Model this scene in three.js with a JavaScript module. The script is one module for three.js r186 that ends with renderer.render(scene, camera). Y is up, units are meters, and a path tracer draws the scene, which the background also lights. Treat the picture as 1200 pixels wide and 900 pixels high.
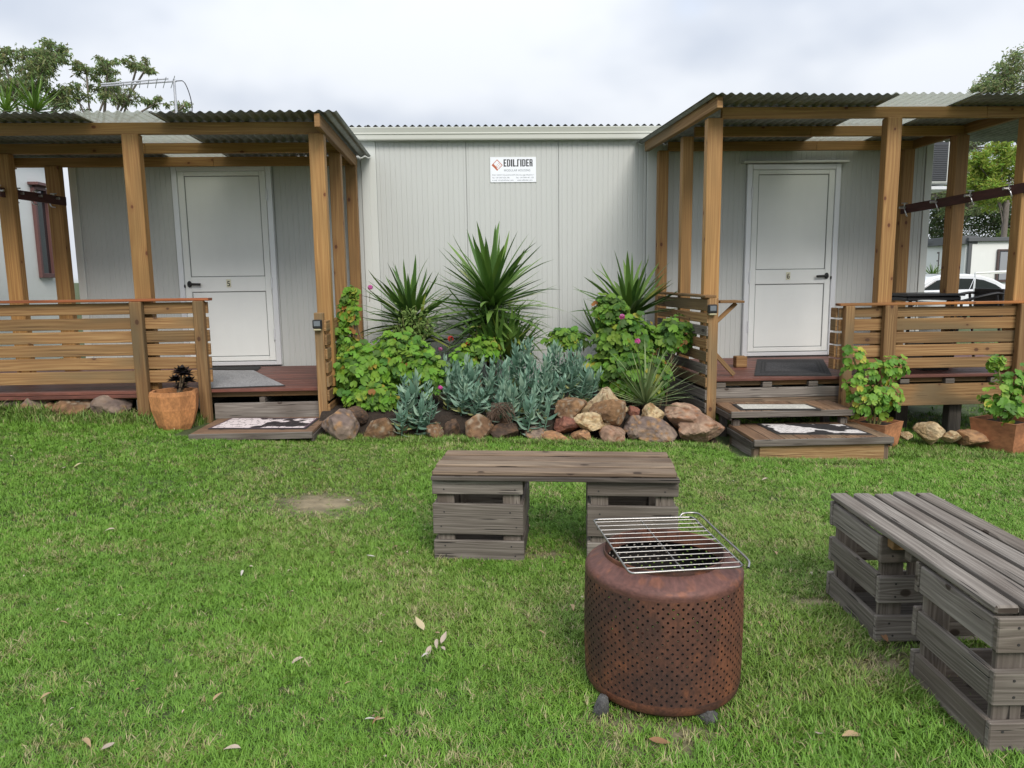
import * as THREE from 'three';
import { mergeGeometries } from 'three/addons/utils/BufferGeometryUtils.js';

// ───────────── camera, sky, sun, exposure ─────────────
const scene = new THREE.Scene();
const CAM = { f: 870, pitch: 8.3, yaw: 2.5, roll: 0.013, H: 1.38, Z: 8.1 };
const D2R = Math.PI / 180;
const camera = new THREE.PerspectiveCamera(2 * Math.atan(450 / CAM.f) / D2R, 4 / 3, 0.05, 2000);
camera.position.set(0, CAM.H, CAM.Z);
camera.rotation.order = 'YXZ';
camera.rotation.set(-CAM.pitch * D2R, -CAM.yaw * D2R, -CAM.roll);
camera.updateMatrixWorld(true);
const renderer = new THREE.WebGLRenderer({ antialias: true });
renderer.toneMapping = THREE.LinearToneMapping;
renderer.toneMappingExposure = 1.74;
renderer.shadowMap.enabled = true;

const V3 = (x, y, z) => new THREE.Vector3(x, y, z);
function rngOf(seed) { let a = seed >>> 0; return () => { a = (a + 0x6D2B79F5) | 0; let t = Math.imul(a ^ (a >>> 15), 1 | a); t = (t + Math.imul(t ^ (t >>> 7), 61 | t)) ^ t; return ((t ^ (t >>> 14)) >>> 0) / 4294967296; }; }
const R = rngOf(20240611);
const rr = (a, b) => a + (b - a) * R();
const clamp = (x, a = 0, b = 1) => Math.min(b, Math.max(a, x));
const sstep = (a, b, x) => { const t = clamp((x - a) / (b - a)); return t * t * (3 - 2 * t); };
const mix = (a, b, t) => a + (b - a) * t;
const mix3 = (a, b, t) => [mix(a[0], b[0], t), mix(a[1], b[1], t), mix(a[2], b[2], t)];
function h3(x, y, z) { let n = Math.imul(x, 374761393) ^ Math.imul(y, 668265263) ^ Math.imul(z, 1274126177); n = Math.imul(n ^ (n >>> 13), 1103515245); return ((n ^ (n >>> 16)) >>> 0) / 4294967296; }
const fd = (t) => t * t * (3 - 2 * t);
function noise3(x, y, z) {
  const i = Math.floor(x), j = Math.floor(y), k = Math.floor(z), u = fd(x - i), v = fd(y - j), w = fd(z - k);
  const L = mix;
  return L(L(L(h3(i, j, k), h3(i + 1, j, k), u), L(h3(i, j + 1, k), h3(i + 1, j + 1, k), u), v), L(L(h3(i, j, k + 1), h3(i + 1, j, k + 1), u), L(h3(i, j + 1, k + 1), h3(i + 1, j + 1, k + 1), u), v), w);
}
function fbm3(x, y, z, o = 4) { let s = 0, a = 0.5, t = 0; for (let i = 0; i < o; i++) { s += a * noise3(x, y, z); t += a; a *= 0.5; x = x * 2.03 + 7.1; y = y * 2.03 + 3.7; z = z * 2.03 + 1.3; } return s / t; }
// tiling 2-d value noise: px, py whole periods
function pn(x, y, px, py, s) {
  const i = Math.floor(x), j = Math.floor(y), u = fd(x - i), v = fd(y - j), m = (a, p) => ((a % p) + p) % p;
  const i0 = m(i, px), i1 = m(i + 1, px), j0 = m(j, py), j1 = m(j + 1, py);
  return mix(mix(h3(i0, j0, s), h3(i1, j0, s), u), mix(h3(i0, j1, s), h3(i1, j1, s), u), v);
}
function pf(u, v, fx, fy, s, o = 4) { let t = 0, a = 0.5, n = 0; for (let i = 0; i < o; i++) { t += a * pn(u * fx, v * fy, fx, fy, s + i * 17); n += a; a *= 0.5; fx *= 2; fy *= 2; } return t / n; }

// overcast sky: a layer of grey-white cloud, thinner and bluer in places
{
  const W = 1024, H = 512, d = new Float32Array(W * H * 4);
  for (let j = 0; j < H; j++) for (let i = 0; i < W; i++) {
    const el = ((j + 0.5) / H - 0.5) * Math.PI, az = ((i + 0.5) / W - 0.5) * 2 * Math.PI;
    const dx = Math.cos(el) * Math.cos(az), dz = Math.cos(el) * Math.sin(az), dy = Math.sin(el);
    const k = (j * W + i) * 4;
    let c;
    if (dy < -0.02) c = [0.30, 0.33, 0.30];
    else {
      const q = 1 / (Math.max(dy, 0) + 0.28);
      const n = fbm3(dx * q * 1.5 + 4.2, 3.1, dz * q * 1.5 + 9.4, 6), n2 = fbm3(dx * q * 4.2 + 1.7, 8.3, dz * q * 4.2, 5);
      const t = sstep(0.36, 0.64, n * 0.72 + n2 * 0.28);
      c = mix3([0.395, 0.435, 0.505], [0.57, 0.595, 0.635], t);
      const thin = sstep(0.66, 0.82, fbm3(dx * q * 2.1 + 31, 5.5, dz * q * 2.1 + 12, 4));
      c = mix3(c, [0.40, 0.52, 0.74], thin * 0.6); const ov = (1 + 0.9 * dy) / 1.3; c = c.map((v) => v * ov); // overcast skies are brightest overhead
    }
    d[k] = c[0]; d[k + 1] = c[1]; d[k + 2] = c[2]; d[k + 3] = 1;
  }
  const t = new THREE.DataTexture(d, W, H, THREE.RGBAFormat, THREE.FloatType);
  t.mapping = THREE.EquirectangularReflectionMapping; t.magFilter = THREE.LinearFilter; t.minFilter = THREE.LinearFilter; t.colorSpace = THREE.LinearSRGBColorSpace; t.needsUpdate = true;
  scene.background = t; scene.environment = t; scene.environmentIntensity = 1; scene.backgroundIntensity = 1;
}
const sun = new THREE.DirectionalLight(0xfff7ee, 1.5);
sun.position.set(3.2, 10, 13.5); sun.target.position.set(0, 0, 2); scene.add(sun, sun.target);
sun.castShadow = true; sun.shadow.radius = 45; sun.shadow.mapSize.set(2048, 2048);
Object.assign(sun.shadow.camera, { left: -12, right: 12, top: 12, bottom: -12, near: 1, far: 60 });

// ───────────── helpers ─────────────
// a pixel of the photograph (1200 x 900) gives a direction; the plane it lies on gives the distance
function ray(px, py) { return V3((px - 600) / CAM.f, -(py - 450) / CAM.f, -1).applyQuaternion(camera.quaternion); }
function Z(px, py, z) { const d = ray(px, py); return d.multiplyScalar((z - CAM.Z) / d.z).add(camera.position); }
function Y(px, py, y) { const d = ray(px, py); return d.multiplyScalar((y - CAM.H) / d.y).add(camera.position); }
function X(px, py, x) { const d = ray(px, py); return d.multiplyScalar(x / d.x).add(camera.position); }
function ground(x, z) {
  const t = sstep(4.9, 2.0, z), xx = clamp(x, -5, 6);
  const far = sstep(-2, -14, z);
  return mix(t * (0.06 - 0.048 * xx), -0.25, far) + (fbm3(x * 0.9, 2, z * 0.9, 2) - 0.5) * 0.03;
}
function G(px, py) { let y = 0, p; for (let i = 0; i < 14; i++) { p = Y(px, py, y); y = mix(y, ground(p.x, p.z), 0.8); } return p; }

const taken = {};
function numbered(n) { const k = taken[n] = (taken[n] ?? -1) + 1; return k ? n + '_' + String(k).padStart(3, '0') : n; }
function shade(o) { o.castShadow = true; o.receiveShadow = true; return o; }
function tag(o, label, category, group) { o.userData.label = label; o.userData.category = category; if (group) o.userData.group = group; return o; }
function thing(name, label, category, pos = [0, 0, 0], turn = 0, group) {
  const o = new THREE.Group(); o.name = numbered(name); o.position.set(pos[0] ?? pos.x, pos[1] ?? pos.y, pos[2] ?? pos.z); o.rotation.y = turn; scene.add(o); return tag(o, label, category, group);
}
function part(parent, name, geo, mat, pos, rot) {
  const m = shade(new THREE.Mesh(geo, mat)); m.name = name; if (pos) m.position.copy(pos.isVector3 ? pos : V3(...pos)); if (rot) m.rotation.set(...rot); parent.add(m); return m;
}
function solo(name, geo, mat, label, category, group, pos, rot) { const m = part(scene, numbered(name), geo, mat, pos, rot); return tag(m, label, category, group); }
function struct(name, geo, mat) { const m = part(scene, name, geo, mat); m.userData.kind = 'structure'; return m; }
function geoOf(pos, idx, uv, col) {
  const g = new THREE.BufferGeometry(); g.setAttribute('position', new THREE.Float32BufferAttribute(pos, 3));
  if (uv) g.setAttribute('uv', new THREE.Float32BufferAttribute(uv, 2)); if (col) g.setAttribute('color', new THREE.Float32BufferAttribute(col, 3));
  if (idx) g.setIndex(idx); g.computeVertexNormals(); return g;
}
// bevelled box, length along x; uv in metres along the grain, with its own offset
function board(L, H, T, b = 0.003, uvs = [2.4, 0.6], rnd = R) {
  const x = L / 2, y = H / 2, z = T / 2, P = [], N = [], UV = [], I = [], ou = rnd(), ov = rnd();
  b = Math.min(b, y * 0.45, z * 0.45, x * 0.45);
  const quad = (a, c, d, e) => {
    const n = V3().subVectors(c, a).cross(V3().subVectors(d, a)).normalize(), base = P.length / 3;
    const ax = Math.abs(n.x), ay = Math.abs(n.y), az = Math.abs(n.z);
    for (const p of [a, c, d, e]) {
      P.push(p.x, p.y, p.z); N.push(n.x, n.y, n.z);
      if (ax > ay && ax > az) UV.push(p.z * 0.15 / uvs[0] + ou, p.y / uvs[1] + ov);
      else if (ay > az) UV.push(p.x / uvs[0] + ou, (p.z + y) / uvs[1] + ov + 0.13); else UV.push(p.x / uvs[0] + ou, p.y / uvs[1] + ov + (p.z > 0 ? 0 : 0.37));
    }
    I.push(base, base + 1, base + 2, base, base + 2, base + 3);
  };
  const S = [-1, 1], fx = (s, u, v) => V3(s * x, u * (y - b), v * (z - b)), fy = (s, u, v) => V3(u * (x - b), s * y, v * (z - b)), fz = (s, u, v) => V3(u * (x - b), v * (y - b), s * z);
  quad(fx(1, -1, 1), fx(1, -1, -1), fx(1, 1, -1), fx(1, 1, 1)); quad(fx(-1, -1, -1), fx(-1, -1, 1), fx(-1, 1, 1), fx(-1, 1, -1));
  quad(fy(1, -1, 1), fy(1, 1, 1), fy(1, 1, -1), fy(1, -1, -1)); quad(fy(-1, -1, -1), fy(-1, 1, -1), fy(-1, 1, 1), fy(-1, -1, 1));
  quad(fz(1, -1, -1), fz(1, 1, -1), fz(1, 1, 1), fz(1, -1, 1)); quad(fz(-1, 1, -1), fz(-1, -1, -1), fz(-1, -1, 1), fz(-1, 1, 1));
  const q2 = (a, c, d, e) => { const n = V3().subVectors(c, a).cross(V3().subVectors(d, a)); const m = V3().add(a).add(c).add(d).add(e); n.dot(m) > 0 ? quad(a, c, d, e) : quad(a, e, d, c); };
  for (const s of S) for (const t of S) {
    q2(fy(s, -1, t), fy(s, 1, t), fz(t, 1, s), fz(t, -1, s));
    q2(fx(s, t, -1), fx(s, t, 1), fy(t, s, 1), fy(t, s, -1));
    q2(fx(s, -1, t), fx(s, 1, t), fz(t, s, 1), fz(t, s, -1));
    for (const q of S) { const a = fx(s, t, q), c = fy(t, s, q), d = fz(q, s, t); const n = V3().subVectors(c, a).cross(V3().subVectors(d, a)); const [e, f] = n.dot(a) > 0 ? [c, d] : [d, c]; const base = P.length / 3; n.normalize(); for (const p of [a, e, f]) { P.push(p.x, p.y, p.z); N.push(Math.sign(s) * 0.577, Math.sign(t) * 0.577, Math.sign(q) * 0.577); UV.push(ou, ov); } I.push(base, base + 1, base + 2); }
  }
  const g = new THREE.BufferGeometry(); g.setAttribute('position', new THREE.Float32BufferAttribute(P, 3)); g.setAttribute('normal', new THREE.Float32BufferAttribute(N, 3)); g.setAttribute('uv', new THREE.Float32BufferAttribute(UV, 2)); g.setIndex(I); return g;
}
// a board from A to B (length), hei tall (along up), wid across
const _m = new THREE.Matrix4();
function bar(parent, name, mat, A, B, hei, wid, up = V3(0, 1, 0), uvs, b) {
  const d = V3().subVectors(B, A), L = d.length(); d.normalize();
  const zz = V3().crossVectors(d, up).normalize(), yy = V3().crossVectors(zz, d);
  const m = part(parent, name, board(L, hei, wid, b, uvs), mat, V3().addVectors(A, B).multiplyScalar(0.5));
  m.quaternion.setFromRotationMatrix(_m.makeBasis(d, yy, zz)); return m;
}
function cyl(A, B, r0, r1 = r0, seg = 10) {
  const d = V3().subVectors(B, A), g = new THREE.CylinderGeometry(r1, r0, d.length(), seg, 1);
  g.applyQuaternion(new THREE.Quaternion().setFromUnitVectors(V3(0, 1, 0), d.clone().normalize())); const c = V3().addVectors(A, B).multiplyScalar(0.5); g.translate(c.x, c.y, c.z); return g;
}
function boxAt(x0, x1, y0, y1, z0, z1, b = 0.003) { const g = board(x1 - x0, y1 - y0, z1 - z0, b); g.translate((x0 + x1) / 2, (y0 + y1) / 2, (z0 + z1) / 2); return g; }
function tube(pts, r, seg = 40, rad = 8, closed = false, tension = 0.5) { return new THREE.TubeGeometry(new THREE.CatmullRomCurve3(pts, closed, 'catmullrom', tension), seg, r, rad, closed); }

// ───────────── textures ─────────────
function tex(W, H, fn, srgb = true) {
  const d = new Uint8Array(W * H * 4);
  for (let j = 0; j < H; j++) for (let i = 0; i < W; i++) { const c = fn((i + 0.5) / W, (j + 0.5) / H), k = (j * W + i) * 4; d[k] = clamp(c[0], 0, 255); d[k + 1] = clamp(c[1], 0, 255); d[k + 2] = clamp(c[2], 0, 255); d[k + 3] = 255; }
  const t = new THREE.DataTexture(d, W, H); t.wrapS = t.wrapT = THREE.RepeatWrapping; t.magFilter = THREE.LinearFilter; t.minFilter = THREE.LinearMipmapLinearFilter; t.generateMipmaps = true; if (srgb) t.colorSpace = THREE.SRGBColorSpace; t.needsUpdate = true; return t;
}
// wood: streaks along u, growth lines, knots, cracks; returns [colour, height]
function wood(W, H, o) {
  const r = rngOf(o.seed), knots = []; for (let i = 0; i < o.knots; i++) knots.push([r(), r(), mix(0.010, 0.022, r()), r() * 9]);
  const asp = o.len / o.wid, hgt = new Float32Array(W * H);
  const col = tex(W, H, (u, v) => {
    let dv = 0, kn = 0, halo = 0;
    for (const [ku, kv, kr] of knots) {
      let du = u - ku, dw = v - kv; du -= Math.round(du); dw -= Math.round(dw);
      const x = du * o.len, y = dw * o.wid, rk = kr, q = (x * x) / (rk * rk * 5.5) + (y * y) / (rk * rk);
      if (q < 30) { const e = Math.exp(-q * 0.35); dv += Math.sign(y || 1) * e * rk * 0.55 / o.wid; kn = Math.max(kn, sstep(1.0, 0.35, (x * x) / (rk * rk * 1.5) + (y * y) / (rk * rk * 0.8))); halo = Math.max(halo, Math.exp(-q * 0.5)); }
    }
    const vv = v - dv, w1 = pf(u, v, 3, 4, o.seed + 1, 3) - 0.5;
    const ring = 0.5 + 0.5 * Math.sin(6.283 * (vv * o.rings + w1 * o.warp + (pf(u, vv, 2, 9, o.seed + 5, 2) - 0.5) * 3));
    const fine = pf(u, vv, 7, Math.round(asp * (o.fine ?? 30)), o.seed + 2, 3), mid = pf(u, vv, 4, Math.round(asp * 10), o.seed + 3, 3), big = pf(u, v, 3, 4, o.seed + 4, 3);
    const cr = o.crack ? sstep(0.80, 0.86, pf(u, vv, 5, Math.round(asp * 34), o.seed + 9, 2)) : 0;
    let t = clamp(0.60 * fine + 0.18 * mid + 0.22 * Math.pow(ring, 1.6));
    t = clamp((t - 0.5) * o.contrast + 0.5);
    let c = mix3(o.dark, o.light, t); c = mix3(c, o.tint, clamp((big - 0.45) * 2.6) * o.tintAmt);
    c = mix3(c, o.knot, clamp(kn * 0.75 + halo * 0.24)); if (cr) c = mix3(c, o.crackCol, cr * 0.85);
    const i = Math.floor(u * W), j = Math.floor(v * H); hgt[j * W + i] = clamp(t * 0.8 + 0.2 - cr * 0.7 - kn * 0.12);
    return c;
  });
  const hg = tex(W, H, (u, v) => { const x = hgt[Math.floor(v * H) * W + Math.floor(u * W)] * 255; return [x, x, x]; }, false);
  return [col, hg];
}
const [pineC, pineH] = wood(1024, 256, { seed: 11, len: 2.4, wid: 0.6, knots: 9, rings: 22, warp: 2.0, contrast: 1.5, light: [196, 160, 110], dark: [148, 110, 66], tint: [132, 106, 66], tintAmt: 0.8, knot: [104, 58, 28], crack: false, crackCol: [80, 50, 30] });
const [railC, railH] = wood(1024, 256, { seed: 53, len: 2.4, wid: 0.6, knots: 12, rings: 20, warp: 1.8, contrast: 1.7, light: [190, 154, 106], dark: [140, 102, 62], tint: [128, 110, 80], tintAmt: 0.85, knot: [98, 66, 42], crack: true, crackCol: [84, 60, 40] });
const [greyC, greyH] = wood(1024, 512, { seed: 97, len: 1.2, wid: 0.6, knots: 5, fine: 60, rings: 30, warp: 1.2, contrast: 1.05, light: [168, 161, 152], dark: [88, 81, 74], tint: [92, 82, 74], tintAmt: 0.75, knot: [62, 52, 44], crack: true, crackCol: [34, 30, 27] });
const UP_ = [2.4, 0.6], UG = [1.2, 0.6];
const blotch = tex(512, 512, (u, v) => { const a = pf(u, v, 5, 5, 300, 5), b = pf(u, v, 40, 40, 330, 3), k = 255 * clamp(0.80 + (a - 0.5) * 0.34 + (b - 0.5) * 0.24); return [k, k, k]; });
const grainH = tex(512, 512, (u, v) => { const k = 255 * clamp(0.6 * pf(u, v, 60, 60, 401, 3) + 0.4 * pf(u, v, 12, 12, 420, 3)); return [k, k, k]; }, false);
const std = (o) => new THREE.MeshStandardMaterial(o), phy = (o) => new THREE.MeshPhysicalMaterial(o);
const lin = (r, g, b) => new THREE.Color().setRGB(r, g, b);
const woodMats = (map, bump, bs, list, rough = 0.8) => list.map((c) => std({ map, bumpMap: bump, bumpScale: bs, color: lin(...c), roughness: rough }));
const pine = woodMats(pineC, pineH, 0.0008, [[0.78, 0.71, 0.57], [0.92, 0.84, 0.68], [0.64, 0.58, 0.47], [0.85, 0.76, 0.58]], 0.62);
const railW = woodMats(railC, railH, 0.0012, [[0.70, 0.68, 0.645], [0.83, 0.81, 0.78], [0.56, 0.55, 0.52], [0.74, 0.71, 0.65]], 0.78);
const grey = woodMats(greyC, greyH, 0.0026, [[0.90, 0.89, 0.88], [0.68, 0.665, 0.645], [1, 1, 1], [0.80, 0.775, 0.74], [0.40, 0.38, 0.36]], 0.88);
const greyTop = woodMats(greyC, greyH, 0.0026, [[0.92, 0.72, 0.54], [0.76, 0.60, 0.46], [0.96, 0.80, 0.63], [0.84, 0.68, 0.53]], 0.8);
const pick = (a) => a[Math.floor(R() * a.length)];

const redDeck = [[0.235, 0.084, 0.058], [0.21, 0.077, 0.054], [0.255, 0.092, 0.064]].map((c) => std({ map: blotch, bumpMap: railH, bumpScale: 0.0007, color: lin(...c), roughness: 0.55 }));
const redCap = std({ map: railC, bumpMap: railH, bumpScale: 0.0008, color: lin(0.78, 0.40, 0.30), roughness: 0.6 });
const orangeCap = std({ map: railC, bumpMap: railH, bumpScale: 0.0008, color: lin(1, 0.66, 0.40), roughness: 0.55 });
const wallM = std({ map: blotch.clone(), color: lin(0.80, 0.81, 0.78), roughness: 0.5, metalness: 0 }); wallM.map.repeat.set(0.23, 0.23); wallM.map.needsUpdate = true;
// wall paint: nearly even, with faint streaks
const wallTex = tex(512, 512, (u, v) => { const a = pf(u, v, 3, 3, 601, 4), s = pf(u, v, 40, 3, 620, 3), k = 1 - 0.03 * a - 0.012 * s; return [250 * k, 251 * k, 247 * k]; });
wallM.map = wallTex; wallM.color = lin(0.585, 0.60, 0.60);
const trimM = std({ map: wallTex, color: lin(0.70, 0.72, 0.715), roughness: 0.45 });
const doorM = std({ map: wallTex, color: lin(0.90, 0.92, 0.93), roughness: 0.42 });
const gutterM = std({ map: wallTex, color: lin(0.60, 0.61, 0.57), roughness: 0.45 });
const alu = std({ color: lin(0.76, 0.78, 0.80), roughness: 0.4, metalness: 0.25 });
const sealM = std({ color: lin(0.20, 0.21, 0.21), roughness: 0.8 });
const black = std({ color: lin(0.012, 0.012, 0.013), roughness: 0.45 });
const dark = std({ color: lin(0.03, 0.028, 0.026), roughness: 0.8 });
const steel = std({ color: lin(0.62, 0.62, 0.62), roughness: 0.32, metalness: 1 });
const chrome = std({ color: lin(0.36, 0.35, 0.335), roughness: 0.36, metalness: 1 });
const roofM = std({ map: blotch, color: lin(0.40, 0.43, 0.42), roughness: 0.5, metalness: 0.35 });
const clearM = phy({ map: wallTex, color: lin(0.93, 0.94, 0.93), roughness: 0.55, transmission: 0.62, thickness: 0, ior: 1.2 });
const ironRed = std({ map: blotch, bumpMap: grainH, bumpScale: 0.001, color: lin(0.10, 0.032, 0.024), roughness: 0.7 });
const glassDark = phy({ color: lin(0.02, 0.024, 0.028), roughness: 0.06, metalness: 0, clearcoat: 1, clearcoatRoughness: 0.04 });
const terra = [[0.74, 0.325, 0.12], [0.60, 0.26, 0.115], [0.54, 0.225, 0.10]].map((c) => std({ map: blotch, bumpMap: grainH, bumpScale: 0.002, color: lin(...c), roughness: 0.85 }));
const soilM = std({ map: blotch, bumpMap: grainH, bumpScale: 0.02, color: lin(0.055, 0.038, 0.026), roughness: 1 });
console.log('textures done');

// ───────────── the setting: lawn, soil ─────────────
const patches = [[Y(376, 594, 0.02), 0.22, 0.16, 1.9], [Y(770, 855, 0), 0.22, 0.12], [Y(955, 705, 0), 0.12, 0.08], [Y(1040, 775, 0), 0.2, 0.12], [Y(640, 650, 0), 0.16, 0.07], [Y(990, 545, -0.05), 0.22, 0.06], [Y(700, 640, 0), 0.2, 0.1]];
function bare(x, z) { let b = 0; for (const [p, a, c, k = 1] of patches) { const q = ((x - p.x) / a) ** 2 + ((z - p.z) / c) ** 2; b = Math.max(b, k * Math.exp(-q * 0.9)); } return clamp(b * (0.25 + 1.1 * fbm3(x * 16, 1, z * 16, 3))); }
{
  const axis = (lo, a, b, hi, step) => { const o = []; let s = step; for (let t = a; t > lo; t -= s, s *= 1.35) o.unshift(t); for (let t = a + step; t < b; t += step) o.push(t); s = step; for (let t = b; t < hi; t += s, s *= 1.35) o.push(t); return o; };
  const xs = axis(-600, -7, 7, 600, 0.06), zs = axis(-900, -1, 9, 120, 0.06), P = [], C = [], U = [], I = [];
  for (const z of zs) for (const x of xs) {
    P.push(x, ground(x, z), z); U.push(x / 1.5, z / 1.5);
    const n = fbm3(x * 1.1, 4, z * 1.1, 3), m = fbm3(x * 9, 6, z * 9, 2);
    let c = mix3([0.070, 0.118, 0.026], [0.115, 0.132, 0.048], clamp(n * 0.7 + m * 0.6 - 0.2));
    c = mix3(c, [0.40, 0.325, 0.20], bare(x, z)); C.push(...c);
  }
  const nx = xs.length; for (let j = 0; j < zs.length - 1; j++) for (let i = 0; i < nx - 1; i++) { const a = j * nx + i; I.push(a, a + nx, a + 1, a + 1, a + nx, a + nx + 1); }
  struct('lawn', geoOf(P, I, U, C), std({ vertexColors: true, map: blotch, bumpMap: grainH, bumpScale: 0.012, roughness: 1 }));
}
const soilY = (x, z) => ground(x, z) + 0.14 * sstep(2.1, 1.85, z) + 0.05 * (fbm3(x * 6, 1, z * 6, 2) - 0.3);
{
  const P = [], U = [], I = [], nx = 60, nz = 40;
  for (let j = 0; j <= nz; j++) for (let i = 0; i <= nx; i++) { const x = mix(-1.34, 1.98, i / nx), z = mix(0.004, 2.12, j / nz); P.push(x, soilY(x, z) + (j === nz ? -0.1 : 0), z); U.push(x, z); }
  for (let j = 0; j < nz; j++) for (let i = 0; i < nx; i++) { const a = j * (nx + 1) + i; I.push(a, a + nx + 1, a + 1, a + 1, a + nx + 1, a + nx + 2); }
  struct('garden_soil', geoOf(P, I, U), soilM);
}

// ───────────── cabins ─────────────
// ribbed wall panel: shallow vertical grooves, real profile
function ribPanel(w, h, pitch = 0.055, dep = 0.0032) {
  const prof = [[0, -0.004], [0.004, 0]]; const n = Math.floor((w - 0.02) / pitch), s = (w - n * pitch) / 2;
  for (let i = 0; i <= n; i++) { const x = s + i * pitch; if (x > 0.02 && x < w - 0.02) prof.push([x - 0.007, 0], [x - 0.003, -dep], [x + 0.003, -dep], [x + 0.007, 0]); }
  prof.push([w - 0.004, 0], [w, -0.004]);
  const P = [], N = [], U = [], I = [];
  for (let i = 0; i < prof.length - 1; i++) {
    const [x0, z0] = prof[i], [x1, z1] = prof[i + 1], l = Math.hypot(x1 - x0, z1 - z0), nx = -(z1 - z0) / l, nz = (x1 - x0) / l, b = P.length / 3;
    P.push(x0, 0, z0, x1, 0, z1, x1, h, z1, x0, h, z0); for (let k = 0; k < 4; k++) N.push(nx, 0, nz); U.push(x0 / 2, 0, x1 / 2, 0, x1 / 2, h / 2, x0 / 2, h / 2); I.push(b, b + 1, b + 2, b, b + 2, b + 3);
  }
  const g = new THREE.BufferGeometry(); g.setAttribute('position', new THREE.Float32BufferAttribute(P, 3)); g.setAttribute('normal', new THREE.Float32BufferAttribute(N, 3)); g.setAttribute('uv', new THREE.Float32BufferAttribute(U, 2)); g.setIndex(I); return g;
}
// corrugated sheet between a front line (A0-A1) and a back line (B0-B1)
function corrugated(A0, A1, B0, B1, pitch = 0.076, amp = 0.009, th = 0.002) {
  const w = A0.distanceTo(A1), n = Math.round(w / pitch) * 8, P = [], U = [], I = [], wl = pitch * 8 / 8;
  for (let l = 0; l < 2; l++) for (let i = 0; i <= n; i++) {
    const t = i / n, dy = amp * Math.sin(t * w / wl * 2 * Math.PI) + (l ? -th : 0), a = A0.clone().lerp(A1, t), b = B0.clone().lerp(B1, t);
    P.push(a.x, a.y + dy, a.z, b.x, b.y + dy, b.z); U.push(a.x, a.z, b.x, b.z);
  }
  const k = (n + 1) * 2;
  for (let i = 0; i < n; i++) { const a = i * 2; I.push(a, a + 2, a + 1, a + 1, a + 2, a + 3); const b = k + a; I.push(b, b + 1, b + 2, b + 1, b + 3, b + 2); I.push(a, b, a + 2, a + 2, b, b + 2, a + 1, a + 3, b + 1, a + 3, b + 3, b + 1); }
  return geoOf(P, I, U);
}
const WALL_T = 2.84, FLOOR = 0.45;
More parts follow.
